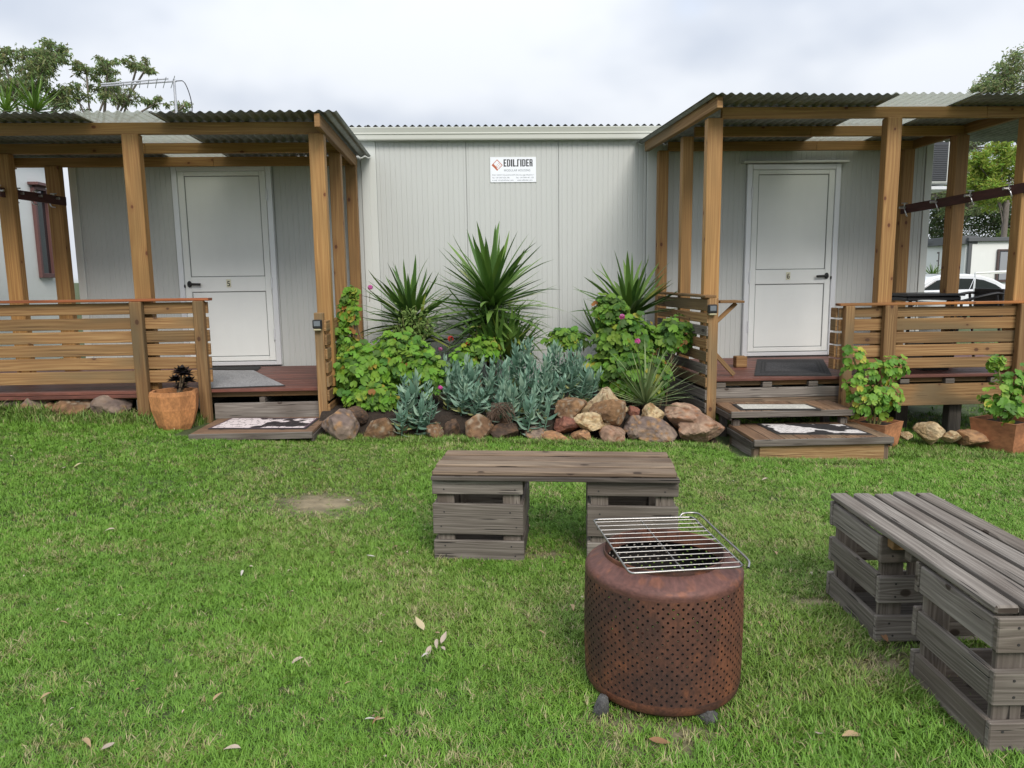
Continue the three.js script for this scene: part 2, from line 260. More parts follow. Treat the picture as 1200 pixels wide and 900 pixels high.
function makeDoor(parent, x0, x1, y0, y1, hingeRight, num) {
  const d = part(parent, 'door', boxAt(x0 + 0.05, x1 - 0.05, y0 + 0.045, y1 - 0.05, 0.004, 0.022), doorM);
  const fr = (a, b, c, e, z0, z1, m = alu) => part(d, 'frame', boxAt(a, b, c, e, z0, z1, 0.004), m);
  fr(x0, x0 + 0.055, y0, y1, 0.001, 0.045); fr(x1 - 0.055, x1, y0, y1, 0.001, 0.045); fr(x0 + 0.056, x1 - 0.056, y1 - 0.055, y1 - 0.001, 0.001, 0.044); fr(x0 + 0.056, x1 - 0.056, y0, y0 + 0.04, 0.001, 0.042);
  const a = x0 + 0.062, b = x1 - 0.062, st = 0.062, ys = y0 + 0.79, yt = y0 + 0.945, z0 = 0.0222, z1 = 0.036;
  fr(a, a + st, y0 + 0.05, y1 - 0.062, z0, z1, doorM); fr(b - st, b, y0 + 0.05, y1 - 0.062, z0, z1, doorM);
  fr(a + st + 0.001, b - st - 0.001, y1 - 0.105, y1 - 0.062, z0, z1, doorM); fr(a + st + 0.001, b - st - 0.001, y0 + 0.05, y0 + 0.095, z0, z1, doorM); fr(a + st + 0.001, b - st - 0.001, ys, yt, z0, z1 + 0.002, doorM);
  const pa = a + st + 0.008, pb = b - st - 0.008;
  part(d, 'panel', boxAt(pa, pb, yt + 0.008, y1 - 0.113, z0 - 0.002, z0 + 0.004, 0.002), doorM); part(d, 'panel', boxAt(pa, pb, y0 + 0.103, ys - 0.008, z0 - 0.002, z0 + 0.004, 0.002), doorM);
  for (const [ya, yb] of [[yt, y1 - 0.105], [y0 + 0.095, ys]]) for (const [u0, u1, v0, v1] of [[a + st, a + st + 0.007, ya, yb], [b - st - 0.007, b - st, ya, yb], [a + st + 0.0075, b - st - 0.0075, yb - 0.007, yb], [a + st + 0.0075, b - st - 0.0075, ya, ya + 0.007]]) part(d, 'seal', boxAt(u0, u1, v0, v1, z0 + 0.0005, z0 + 0.006, 0.001), sealM);
  const hx = hingeRight ? a + 0.045 : b - 0.045, s = hingeRight ? 1 : -1, hy = (ys + yt) / 2 + 0.005;
  const ro = new THREE.CylinderGeometry(0.027, 0.027, 0.014, 20); ro.rotateX(Math.PI / 2); ro.scale(0.8, 1.25, 1); ro.translate(hx, hy, 0.042);
  part(d, 'handle', mergeGeometries([ro, cyl(V3(hx, hy, 0.045), V3(hx, hy, 0.075), 0.011), tube([V3(hx, hy, 0.07), V3(hx + s * 0.03, hy, 0.078), V3(hx + s * 0.08, hy - 0.002, 0.078), V3(hx + s * 0.125, hy - 0.004, 0.076)], 0.0125, 16, 8)].map((g) => (g.deleteAttribute('uv'), g.index ? g.toNonIndexed() : g))), black);
  const kh = new THREE.CylinderGeometry(0.011, 0.011, 0.012, 14); kh.rotateX(Math.PI / 2); kh.scale(0.7, 1.6, 1); part(d, 'keyhole', kh, black, [hx - s * 0.05, hy - 0.02, 0.042]);
  for (const y of [y0 + 0.33, (ys + yt) / 2, y1 - 0.30]) part(d, 'hinge', cyl(V3(hingeRight ? b + 0.008 : a - 0.008, y - 0.06, 0.05), V3(hingeRight ? b + 0.008 : a - 0.008, y + 0.06, 0.05), 0.010), alu);
  // number plate: cream tile with a black figure
  const cv = document.createElement('canvas'); cv.width = 64; cv.height = 96; const c = cv.getContext('2d'); c.fillStyle = '#d8d6bd'; c.fillRect(0, 0, 64, 96); c.fillStyle = '#15130f'; c.font = 'bold 88px sans-serif'; c.textAlign = 'center'; c.textBaseline = 'middle'; c.fillText(num, 32, 52);
  const ct = new THREE.CanvasTexture(cv); ct.colorSpace = THREE.SRGBColorSpace;
  const nx = hingeRight ? mix(x0, x1, 0.505) : mix(x0, x1, 0.475), pl = new THREE.PlaneGeometry(0.046, 0.082); pl.translate(0, 0, 0.0032);
  const np = part(d, 'number_plate', boxAt(-0.023, 0.023, -0.041, 0.041, -0.003, 0.003, 0.001), trimM, [nx, hy + 0.004, 0.0415]); part(np, 'figure', pl, std({ map: ct, roughness: 0.5 }));
  return d;
}
function cabin(name, label, x0, x1, opts) {
  const c = thing(name, label, 'cabin', [0, 0, 0]);
  const lo = -0.05, back = -6.2;
  part(c, 'body', boxAt(x0, x1, lo, WALL_T, back, -0.02, 0.004), wallM);
  const edges = [x0 + 0.075, ...opts.seams, x1 - 0.075];
  for (let i = 0; i < edges.length - 1; i++) { const h = WALL_T - FLOOR + 0.2; part(c, 'wall_panel', ribPanel(edges[i + 1] - edges[i] - 0.003, h), wallM, [edges[i], FLOOR - 0.2, 0]); }
  part(c, 'corner_trim', boxAt(x0 - 0.004, x0 + 0.074, lo, WALL_T, -0.05, 0.008, 0.003), trimM); part(c, 'corner_trim', boxAt(x1 - 0.074, x1 + 0.004, lo, WALL_T, -0.05, 0.008, 0.003), trimM);
  // gutter: a stepped section along the eave
  const s = new THREE.Shape(); [[0, 0], [0.075, 0], [0.080, 0.012], [0.080, 0.052], [0.088, 0.058], [0.088, 0.066], [0.082, 0.072], [0.096, 0.122], [0.090, 0.128], [0.084, 0.122], [0.070, 0.075], [0.070, 0.01], [0, 0.01]].forEach(([a, b], i) => i ? s.lineTo(a, b) : s.moveTo(a, b));
  const eg = new THREE.ExtrudeGeometry(s, { depth: x1 - x0 + 0.006, bevelEnabled: false }); eg.rotateY(-Math.PI / 2); eg.scale(1, 1, 1);
  eg.rotateY(Math.PI); eg.rotateY(-Math.PI); // section lies in x-y, depth along -x after the turn
  const g = part(c, 'gutter', eg, gutterM, [x1 + 0.003, WALL_T - 0.055, 0.009]); g.userData.note = undefined; delete g.userData.note;
  const nSh = Math.max(3, Math.round((x1 - x0) / 0.76));
  for (let i = 0; i < nSh; i++) { const a = mix(x0, x1, i / nSh), b = mix(x0, x1, (i + 1) / nSh); part(c, 'roof_sheet', corrugated(V3(a, WALL_T + 0.086, 0.085), V3(b - 0.001, WALL_T + 0.086, 0.085), V3(a, WALL_T + 0.03, back), V3(b - 0.001, WALL_T + 0.03, back), 0.076, 0.012), roofM); }
  if (opts.door) {
    const [a, b, y1, hr, num] = opts.door; makeDoor(c, a, b, FLOOR + 0.012, y1, hr, num);
    part(c, 'drip_cap', boxAt(a - 0.06, b + 0.06, y1 + 0.008, y1 + 0.03, -0.005, 0.10, 0.004), trimM);
  }
  return c;
}
cabin('modular_cabin', 'plain pale ribbed cabin wall with a gutter, carrying the sign board', -1.12, 1.90, { seams: [-0.1, 0.88] });
cabin('modular_cabin', 'pale ribbed cabin whose white door carries the figure five', -4.2, -1.127, { seams: [-3.14, -2.12], door: [-3.15, -2.13, 2.55, true, '5'] });
cabin('modular_cabin', 'pale ribbed cabin whose white door carries the figure six', 1.907, 4.95, { seams: [2.91, 3.92], door: [2.905, 3.925, 2.525, false, '6'] });

// sign board on the centre wall
{
  const cv = document.createElement('canvas'); cv.width = 1024; cv.height = 544; const c = cv.getContext('2d');
  c.fillStyle = '#eef2f8'; c.fillRect(0, 0, 1024, 544);
  c.save(); c.translate(152, 172); c.rotate(Math.PI / 4); c.fillStyle = '#b8623f'; c.fillRect(-88, -88, 176, 176); c.fillStyle = '#eef2f8'; c.fillRect(-74, -74, 148, 112); c.strokeStyle = '#b8623f'; c.lineWidth = 7;
  for (const y of [-38, 0, 38]) { c.beginPath(); c.moveTo(-20, y - 14); c.lineTo(60, y - 14); c.stroke(); } c.fillStyle = '#eef2f8'; c.fillRect(38, 38, 50, 14); c.restore();
  c.fillStyle = '#10141c'; const W = 70, y0 = 46, y1 = 204, st = 26;
  // block capitals drawn stroke by stroke
  const bx = (x, a, w, h) => c.fillRect(x, a, w, h); let x = 298;
  const E_ = () => { bx(x, y0, st, y1 - y0); bx(x, y0, 62, 26); bx(x, y0 + 66, 54, 26); bx(x, y1 - 26, 62, 26); x += 76; };
  const D_ = () => { bx(x, y0, st, y1 - y0); bx(x, y0, 56, 22); bx(x, y1 - 22, 56, 22); bx(x + 48, y0 + 10, st, y1 - y0 - 20); x += 88; };
  const I_ = () => { bx(x, y0, 30, y1 - y0); x += 44; };
  E_(); D_(); I_(); bx(x, y0, 28, y1 - y0); bx(x, y1 - 26, 62, 26); x += 74;
  bx(x, y1 - 24, 40, 24); bx(x + 22, y0, 26, y1 - y0); bx(x + 22, y0, 54, 22); x += 90; I_(); D_(); E_();
  bx(x, y0, st, y1 - y0); bx(x, y0, 56, 22); bx(x + 44, y0 + 8, 24, 60); bx(x, y0 + 62, 58, 22); bx(x + 40, y0 + 78, 28, y1 - y0 - 78);
  c.fillStyle = '#5d666f'; c.font = '64px sans-serif'; c.textBaseline = 'alphabetic'; c.fillText('MODULAR HOUSING', 300, 310, 690);
  c.fillStyle = '#38444e'; c.font = '40px sans-serif'; c.fillText('ITALY 33067 CALALZIOCORTE (VI) Via Lago Maestro 1', 36, 402, 956); c.fillText('Tel. +39 0457 635.390', 36, 460, 420); c.fillText('Fax. +39 0444 461.120', 570, 460, 420); c.fillText('e-mail: info@edilsider.com', 36, 516, 500); c.fillText('www.edilsider.com', 600, 516, 390);
  const t = new THREE.CanvasTexture(cv); t.colorSpace = THREE.SRGBColorSpace;
  const s = thing('sign_board', 'small white sign with orange diamond logo and black lettering on cabin wall', 'sign', [0.396, 2.49, 0.0035]);
  part(s, 'plate', boxAt(-0.245, 0.245, -0.131, 0.131, -0.003, 0.003, 0.001), trimM); part(s, 'print', new THREE.PlaneGeometry(0.484, 0.256), std({ map: t, roughness: 0.4 }), [0, 0, 0.0038]);
}

// ───────────── porches ─────────────
const kwood = () => pick(pine);
function slatRail(parent, px, slats, posts, z, mats) { }
function vpost(parent, name, x, z, y0, y1, w, d, mats = pine, lean = 0) { return bar(parent, name, pick(mats), V3(x, y0, z), V3(x + lean, y1, z), d, w, V3(0, 0, 1), UP_, 0.005); }
function deckBoards(parent, x0, x1, zb, zf, y) {
  const n = Math.round((zf - zb) / 0.142), d = (zf - zb) / n, dk = part(parent, 'deck', boxAt(x0 + 0.01, x1 - 0.01, y - 0.075, y - 0.03, zb + 0.02, zf - 0.06, 0.003), railW[2]);
  for (let i = 0; i < n; i++) { const g = board(x1 - x0, 0.026, d - 0.004, 0.003, UP_); part(dk, 'deck_board', g, redDeck[i % 3], [(x0 + x1) / 2, y - 0.0135, zb + d * (i + 0.5)]); }
  return dk;
}
// — porch with door 5 —
{
  const zf = 1.72, zr = 1.76, y = FLOOR, p = thing('timber_porch', 'timber porch with slatted railing in front of door number 5', 'porch');
  const xL = -5.2, xR = -1.30; deckBoards(p, xL, xR, 0.06, zf, y);
  for (let x = xL + 0.2; x < xR; x += 0.52) bar(p, 'joist', grey[1], V3(x, y - 0.125, 0.1), V3(x, y - 0.125, zf - 0.03), 0.09, 0.045);
  bar(p, 'fascia_board', redDeck[0], V3(xL, y - 0.045, zf - 0.011), V3(-2.53, y - 0.045, zf - 0.011), 0.03, 0.02);
  { const a = Z(251, 476, zf), b = Z(374, 475, zf); bar(p, 'riser_board', grey[2], V3(a.x, y - 0.19, zf - 0.02), V3(b.x + 0.02, y - 0.19, zf - 0.02), 0.135, 0.03, undefined, UG); bar(p, 'riser_board', grey[0], V3(a.x, y - 0.29, zf - 0.021), V3(b.x + 0.02, y - 0.29, zf - 0.021), 0.055, 0.03, undefined, UG); }
  // roof posts
  const top = Z(150, 158, 1.62).y, top2 = top;
  const fx = (Z(154, 160, 1.62).x + Z(170, 345, 1.62).x) / 2, fR = Z(372, 170, 1.62).x;
  vpost(p, 'post', fx, 1.62, y, top, 0.135, 0.09); vpost(p, 'post', fR, 1.62, y, top, 0.125, 0.09);
  vpost(p, 'post', Z(393, 190, 0.80).x, 0.80, y, top - 0.02, 0.11, 0.09); vpost(p, 'post', Z(411.5, 200, 0.12).x, 0.12, y, top - 0.03, 0.11, 0.09);
  const pl = [Z(6, 200, 0.80), Z(63, 200, 0.12)]; vpost(p, 'post', pl[0].x, 0.80, y, top - 0.02, 0.135, 0.09); vpost(p, 'post', pl[1].x, 0.12, y, top - 0.03, 0.14, 0.09); vpost(p, 'post', -4.62, 1.62, y, top, 0.13, 0.09);
  // beams along x
  const bw = 0.092; for (const [z, dy] of [[1.62, 0], [0.80, -0.02], [0.12, -0.04]]) {
    const xm = mix(xL, fR, 0.55 + (z === 0.12 ? 0.1 : 0)), t = top + dy; if (z < 1) { bar(p, 'beam', pine[z < 0.5 ? 3 : 0], V3(xL, t + bw / 2, z), V3(xm, t + bw / 2, z), bw, 0.045); bar(p, 'beam', pine[1], V3(xm + 0.002, t + bw / 2, z), V3(fR + 0.03, t + bw / 2, z), bw, 0.045); } else bar(p, 'beam', pine[1], V3(xL, t + bw / 2 + 0.001, z), V3(fR + 0.03, t + bw / 2 + 0.001, z), bw, 0.05);
  }
  const rx = fR + 0.062; const rk = bar(p, 'rake_beam', pine[2], V3(rx, top + 0.055, 1.90), V3(rx + 0.0, top + 0.00, 0.06), 0.105, 0.045);
  const rl = bar(p, 'rake_beam', pine[2], V3(-4.70, top + 0.055, 1.90), V3(-4.70, top + 0.0, 0.06), 0.10, 0.045);
  // roof sheets
  const yF = top + bw + 0.024, yB = yF - 0.055, zF = 1.92, zB = 0.02, c0 = Y(75, 131, yF).x, c1 = Y(180, 133, yF).x, cuts = [xL - 0.1, c0 - 0.76, c0, c1, c1 + 0.62, rx + 0.10];
  for (let i = 0; i < cuts.length - 1; i++) if (i !== 2) cuts[i] -= 0.02;
  for (let i = 0; i < cuts.length - 1; i++) part(p, i === 2 ? 'clear_roof_sheet' : 'roof_sheet', corrugated(V3(cuts[i], yF + (i % 2 ? 0 : 0.006), zF), V3(cuts[i + 1] + 0.06, yF + (i % 2 ? 0 : 0.006), zF), V3(cuts[i], yB + (i % 2 ? 0 : 0.006), zB), V3(cuts[i + 1] + 0.06, yB + (i % 2 ? 0 : 0.006), zB)), i === 2 ? clearM : roofM);
  // front railing
  const cap = Z(120, 352.5, zr), xe = Z(245, 352, zr).x, rail = part(p, 'railing', board(xe + 5.2, 0.022, 0.095, 0.003, UP_), redCap, [(xe - 5.2) / 2, cap.y, zr - 0.03]);
  const rel = (o) => { o.position.sub(rail.position); return o; };
  const tops = [356.5, 374, 390, 405.2, 421, 436.5].map((v) => Z(80, v, zr).y), bots = [370, 387.5, 403.5, 418.8, 434.8, 451].map((v) => Z(80, v, zr).y);
  const xp = Z(157, 400, zr).x, xq = Z(176, 400, zr).x, xs = Z(231, 400, zr).x;
  for (let i = 0; i < 6; i++) { const h = tops[i] - bots[i], yc = (tops[i] + bots[i]) / 2; rel(bar(rail, 'slat', railW[[0, 2, 1, 0, 1, 1][i]], V3(-5.2, yc, zr - 0.045), V3(xp + 0.02, yc + rr(-0.003, 0.003), zr - 0.045), h, 0.024)); rel(bar(rail, 'slat', railW[i % 4], V3(xp + 0.022, yc, zr - 0.045), V3(xe - 0.03, yc + rr(-0.004, 0.004), zr - 0.045), h, 0.024)); }
  rel(vpost(rail, 'rail_post', Z(165, 420, zr).x, zr, ground(-3, 1.8) - 0.1, cap.y - 0.012, 0.098, 0.06, [railW[2]])); rel(vpost(rail, 'rail_post', Z(237.5, 420, zr).x, zr, ground(-2.4, 1.8) - 0.1, cap.y - 0.012, 0.088, 0.06, [railW[2]]));
  rel(vpost(rail, 'rail_post', -4.55, zr, ground(-4.5, 1.8) - 0.1, cap.y - 0.012, 0.098, 0.06, [railW[2]]));
  // side screen on the right, facing the garden
  const sp = V3(Z(377, 430, 1.80).x, 0, 1.80), syt = Z(377, 372, 1.80).y, scr = vpost(p, 'side_screen', sp.x, sp.z, ground(sp.x, 1.8) - 0.05, syt + 0.04, 0.075, 0.07, [railW[1]]);
  const g2 = new THREE.Group(); scr.updateMatrix(); const inv = scr.matrix.clone().invert();
  for (let i = 0; i < 7; i++) { const yc = syt - 0.07 - i * 0.118; const s = bar(scr, 'slat', railW[(i + 1) % 4], V3(sp.x + 0.05, yc, 1.83), V3(sp.x + 0.055, yc + rr(-0.006, 0.006), 0.55), 0.088, 0.022); s.applyMatrix4(inv); }
}
// — porch with door 6 —
{
  const zf = 1.65, zr = 1.69, y = FLOOR, p = thing('timber_porch', 'timber porch with slatted railing and side screen at door number 6', 'porch');
  const xL = 2.02, xR = 5.55; deckBoards(p, xL, xR, 0.06, zf, y);
  for (let x = xL + 0.13; x < xR; x += 0.42) { bar(p, 'joist', grey[1], V3(x, y - 0.062, zf - 0.12), V3(x, y - 0.062, zf - 0.012), 0.045, 0.085); bar(p, 'joist', grey[1], V3(x, y - 0.13, 0.1), V3(x, y - 0.13, zf - 0.06), 0.09, 0.045); }
  const ra = Z(838, 460, zf), rb = Z(985, 460, zf);
  bar(p, 'riser_board', grey[2], V3(ra.x, y - 0.135, zf - 0.025), V3(rb.x, y - 0.135, zf - 0.025), 0.088, 0.03, undefined, UG); bar(p, 'riser_board', greyTop[0], V3(ra.x, y - 0.23, zf - 0.025), V3(rb.x, y - 0.23, zf - 0.025), 0.094, 0.03, undefined, UG);
  bar(p, 'fascia_board', std({ map: railC, bumpMap: greyH, bumpScale: 0.002, color: lin(0.72, 0.72, 0.72), roughness: 0.85 }), V3(rb.x + 0.003, y - 0.185, zf - 0.03), V3(xR, y - 0.185, zf - 0.03), 0.195, 0.03, undefined, UG);
  for (const x of [Z(1115, 490, 1.5).x, Z(1053, 490, 1.2).x]) vpost(p, 'stump', x, x > 4.2 ? 1.5 : 1.2, ground(x, 1.5) - 0.05, y - 0.2, 0.12, 0.1, [grey[4]]);
  const top = Z(1040, 138.5, 1.55).y;
  const P6 = [[835, 160, 1.55, 0.135], [803.5, 190, 0.82, 0.105], [775.5, 195, 0.14, 0.105]]; for (const [px, py, z, w] of P6) vpost(p, 'post', Z(px, py, z).x + 0.01, z, y, top - (1.55 - z) * 0.028, w, 0.09);
  vpost(p, 'post', (Z(1043, 140, 1.55).x + Z(1036, 350, 1.55).x) / 2, 1.55, y, top, 0.13, 0.10);
  const bk = Z(1066, 180, 0.14).x - 0.03, md = Z(1127, 165, 0.82).x - 0.02, fr = Z(1193, 250, 1.55).x + 0.04;
  vpost(p, 'post', bk, 0.14, y, top - 0.04, 0.12, 0.11); vpost(p, 'post', md, 0.82, y, top - 0.02, 0.125, 0.12); vpost(p, 'post', fr, 1.55, y, top, 0.125, 0.12);
  const x0 = Z(848, 132, 1.55).x - 0.02, bw = 0.092;
  for (const [z, xa, xb, dy] of [[1.55, x0, fr + 0.5, 0], [0.82, x0 - 0.02, md + 0.06, -0.02], [0.14, x0 - 0.10, bk + 0.06, -0.042]]) { const t = top + dy + bw / 2, xm = z > 1 ? mix(xa, xb, 0.72) : mix(xa, xb, z > 0.5 ? 0.42 : 0.6); bar(p, 'beam', pine[z > 1 ? 1 : 0], V3(xa, t, z), V3(xm, t, z), bw, 0.048); bar(p, 'beam', pine[z > 1 ? 0 : 1], V3(xm + 0.002, t, z), V3(xb, t, z), bw, 0.048); }
  const rf = Z(844, 119, 1.86), rk = Z(758, 172, 0.10); bar(p, 'rake_beam', railW[1], V3(rf.x, rf.y, rf.z), V3(rk.x, rk.y, rk.z), 0.098, 0.05);
  bar(p, 'rake_beam', pine[2], V3(md + 0.02 + (md - bk) * 1.4, top + 0.09, 1.86), V3(bk + 0.06, top + 0.02, 0.10), 0.11, 0.045);
  const yF = top + bw + 0.024, yB = yF - 0.06, zF = 1.92, zB = 0.02, xf0 = rf.x - 0.10, xb0 = rk.x - 0.10, xf1 = fr + 0.65;
  const c0 = (Y(1050, 109, yF).x), c1 = Y(1147, 109, yF).x, cuts = [xf0, mix(xf0, c0, 0.5), c0, c1, c1 + 0.76, xf1 + 0.4];
  const sk = (x) => x + (xb0 - xf0) * clamp(1 - (x - xf0) / 1.6);
  for (let i = 0; i < cuts.length - 1; i++) { const e = i % 2 ? 0 : 0.007, q = i < 4 ? 0.05 : 0; part(p, i === 2 ? 'clear_roof_sheet' : 'roof_sheet', corrugated(V3(cuts[i], yF + e, zF), V3(cuts[i + 1] + q, yF + e, zF), V3(sk(cuts[i]), yB + e, zB), V3(sk(cuts[i + 1]) + q, yB + e, zB)), i === 2 ? clearM : roofM); }
  // front railing
  const cap = Z(1100, 355.5, zr), xs = Z(984, 355, zr).x, xe = 5.6, rail = part(p, 'railing', board(xe - xs, 0.022, 0.10, 0.003, UP_), orangeCap, [(xe + xs) / 2, cap.y, zr - 0.03]);
  const rel = (o) => { o.position.sub(rail.position); return o; };
  const tops = [359.5, 373, 389, 404, 419.5].map((v) => Z(1100, v, zr).y), bots = [371, 386.5, 402, 417.5, 431.5].map((v) => Z(1100, v, zr).y);
  const xa = Z(993, 400, zr).x, xb = Z(1041, 400, zr).x, xc = Z(1194, 400, zr).x;
  for (let i = 0; i < 5; i++) { const h = tops[i] - bots[i], yc = (tops[i] + bots[i]) / 2; for (const [u, v] of [[xs + 0.02, xb - 0.01], [xb - 0.008, xc], [xc + 0.002, xe]]) rel(bar(rail, 'slat', railW[(i * 3 + (u > xb ? 1 : 0)) % 4], V3(u, yc, zr - 0.045), V3(v, yc + rr(-0.003, 0.003), zr - 0.045), h, 0.024)); }
  rel(vpost(rail, 'rail_post', xa, zr, ground(xa, zr) - 0.03, cap.y - 0.012, 0.085, 0.06, [railW[0]])); rel(vpost(rail, 'rail_post', xb, zr, y - 0.1, cap.y - 0.012, 0.11, 0.06, [railW[2]])); rel(vpost(rail, 'rail_post', xc + 0.02, zr, y - 0.1, cap.y - 0.012, 0.09, 0.06, [railW[2]]));
  for (let i = 0; i < 5; i++) rel(bar(rail, 'slat', railW[i % 4], V3(xs + 0.012, (tops[i] + bots[i]) / 2, zr - 0.06), V3(xs + 0.012, (tops[i] + bots[i]) / 2, zr - 0.16), tops[i] - bots[i], 0.022));
  // side screen facing the garden
  const zz = 1.75, sp = Z(834, 400, zz), st = Z(834, 350, zz).y, scr = vpost(p, 'side_screen', sp.x, zz, ground(sp.x, zz) - 0.04, st + 0.005, 0.085, 0.07, [railW[1]]); scr.updateMatrix(); const inv = scr.matrix.clone().invert();
  for (let i = 0; i < 9; i++) { const yc = st - 0.055 - i * 0.112, s = bar(scr, 'slat', [railW[2], railW[1], grey[3], railW[0], railW[2], grey[3], railW[0], grey[0], grey[3]][i], V3(sp.x - 0.045, yc, zz + 0.03), V3(sp.x - 0.13, yc + rr(-0.008, 0.008), 0.35), i ? 0.086 : 0.10, 0.022); s.applyMatrix4(inv); }
  const cp = bar(scr, 'cap', railW[2], V3(sp.x - 0.03, st + 0.02, zz + 0.04), V3(sp.x - 0.10, st + 0.02, 0.35), 0.022, 0.10); cp.applyMatrix4(inv);
}
// hooks rails (dark red bars with metal hooks)
function hookRail(label, A, B, n, hgt) {
  const t = thing('hook_rail', label, 'hook rail', A); const b = V3().subVectors(B, A);
  bar(t, 'board', ironRed, V3(0, 0, 0), b, hgt, 0.022, undefined, undefined, 0.002);
  for (let i = 0; i < n; i++) { const q = b.clone().multiplyScalar((i + 0.12) / (n - 0.4)), h = V3(q.x - 0.02, q.y + 0.01, q.z + 0.02); part(t, 'hook', mergeGeometries([cyl(h.clone().add(V3(-0.05, 0.005, 0)), h.clone().add(V3(0.05, 0.005, 0)), 0.013), tube([h.clone(), h.clone().add(V3(-0.02, -0.02, 0.05)), h.clone().add(V3(-0.005, -0.075, 0.06)), h.clone().add(V3(0.02, -0.085, 0.03))], 0.006, 12, 6), cyl(h.clone().add(V3(0, 0, 0)), h.clone().add(V3(0, 0.05, 0.01)), 0.008), cyl(h.clone().add(V3(-0.03, 0.05, 0.01)), h.clone().add(V3(0.03, 0.05, 0.01)), 0.006)].map((g) => (g.index ? g.toNonIndexed() : g))), steel); }
}
hookRail('dark red hook rail across the posts by the white neighbouring wall', Z(0, 225, 0.885), Z(77, 236, 0.185), 4, 0.085);
hookRail('dark red hook rail across the posts beside the air conditioner', Z(1056, 246, 0.24), Z(1206, 219, 1.66), 4, 0.088);
// small solar lamps on the screen posts
for (const [px, py, z, l] of [[372, 381, 1.86, 'small black solar lamp on the post beside the big green geranium'], [835, 363, 1.81, 'small black solar lamp on the screen post beside the folding shelf']]) {
  const q = Z(px, py, z), t = thing('solar_lamp', l, 'lamp', q); part(t, 'housing', boxAt(-0.038, 0.038, -0.03, 0.045, -0.025, 0.02, 0.008), black); part(t, 'lens', boxAt(-0.03, 0.03, -0.045, -0.031, -0.02, 0.024, 0.004), std({ color: lin(0.42, 0.38, 0.24), roughness: 0.3 })); part(t, 'panel', boxAt(-0.026, 0.026, -0.008, 0.034, 0.0205, 0.0235, 0.001), std({ color: lin(0.16, 0.18, 0.2), roughness: 0.2 }));
}
// fold-down shelf and timber block by door 6
{
  const t = thing('folding_shelf', 'small timber shelf on diagonal brace inside the side screen', 'shelf', [2.16, 0, 1.45]), y = Z(855, 353, 1.4).y;
  bar(t, 'top_board', railW[2], V3(-0.02, y, 0), V3(0.20, y, 0), 0.020, 0.26); bar(t, 'brace', railW[0], V3(0.15, y - 0.015, 0.05), V3(-0.05, y - 0.20, 0.05), 0.035, 0.025); bar(t, 'brace', railW[0], V3(-0.05, 0.68, 0.05), V3(0.15, FLOOR + 0.012, 0.05), 0.038, 0.025);
  const q = Y(867, 430, FLOOR + 0.002); solo('timber_block', boxAt(-0.055, 0.055, 0, 0.11, -0.05, 0.05, 0.006), railW[0], 'short square timber offcut standing on the red deck', 'timber block', null, [q.x, FLOOR + 0.001, q.z]);
}
console.log('porches done');

// ───────────── steps and mats ─────────────
function platform(name, label, x0, x1, z0, z1, yTop, yBase, opt) {
  const t = thing(name, label, 'step', [(x0 + x1) / 2, yBase, (z0 + z1) / 2]), w = x1 - x0, d = z1 - z0, n = opt.n, h = yTop - yBase, top = part(t, 'top', board(w - 0.06, 0.018, d - 0.06, 0.002, UG), grey[4], [0, h - 0.036, 0]);
  for (let i = 0; i < n; i++) { const bw = opt.along ? d / n : w / n, g = board(opt.along ? w : d, 0.026, bw - 0.006, 0.003, UG); if (!opt.along) g.rotateY(Math.PI / 2); part(top, 'board', g, opt.mats[i % opt.mats.length], opt.along ? [0, 0.023, -d / 2 + bw * (i + 0.5)] : [-w / 2 + bw * (i + 0.5), 0.023, 0]); }
  const fh = Math.min(0.05, h); part(t, 'front_board', board(w + 0.01, fh, 0.024, 0.003, UG), grey[1], [0, h - fh / 2 - (opt.along ? 0.001 : 0.003), d / 2 + 0.013]);
  for (const s of [-1, 1]) { const g = board(d - 0.004, fh, 0.022, 0.003, UG); g.rotateY(Math.PI / 2); part(t, 'side_board', g, grey[4], [s * (w / 2 + 0.0), h - fh / 2 - 0.029, 0]); }
  if (opt.box) {
    const bh = h - fh - 0.001; part(t, 'front_panel', board(w - 0.10, bh, 0.022, 0.003, UG), opt.box, [0, bh / 2, d / 2 - 0.02]);
    for (const s of [-1, 1]) { const g = board(d - 0.1, bh - 0.03, 0.022, 0.003, UG); g.rotateY(Math.PI / 2); part(t, 'side_panel', g, grey[2], [s * (w / 2 - 0.02), bh / 2, 0]); for (const k of [-1, 1]) { const q = board(bh, 0.055, 0.055, 0.004, UG); q.rotateZ(Math.PI / 2); part(t, 'corner_post', q, greyTop[1], [s * (w / 2 - 0.035), bh / 2, k * (d / 2 - 0.05)]); } }
  } else if (opt.legs) for (const s of [-1, 1]) for (const k of [-1, 1]) { const q = board(h - 0.08, 0.06, 0.06, 0.004, UG); q.rotateZ(Math.PI / 2); part(t, 'leg', q, grey[1], [s * (w / 2 - 0.06), (h - 0.08) / 2, k * (d / 2 - 0.06)]); }
  else { const g = board(w - 0.1, h - 0.05, d - 0.1, 0.004, UG); part(t, 'bearer', g, grey[4], [0, (h - 0.05) / 2, 0]); }
  return t;
}
const brownTop = woodMats(greyC, greyH, 0.002, [[1, 0.66, 0.42], [0.92, 0.62, 0.42], [1, 0.74, 0.50]], 0.75);
const S5 = { y: 0.205 }, s5a = Y(224, 507, S5.y), s5b = Y(364, 507, S5.y);
platform('porch_step', 'low weathered timber step with brown top below door number 5', s5a.x + 0.01, s5b.x, 1.76, (s5a.z + s5b.z) / 2, S5.y, ground(-1.8, 2.1) - 0.02, { n: 4, along: true, mats: [brownTop[1]] });
const lowY = 0.115, upY = 0.245, lA = Y(884, 515, lowY), lB = Y(1045, 511, lowY), uA = Y(855, 481, upY), uB = Y(1003, 480, upY);
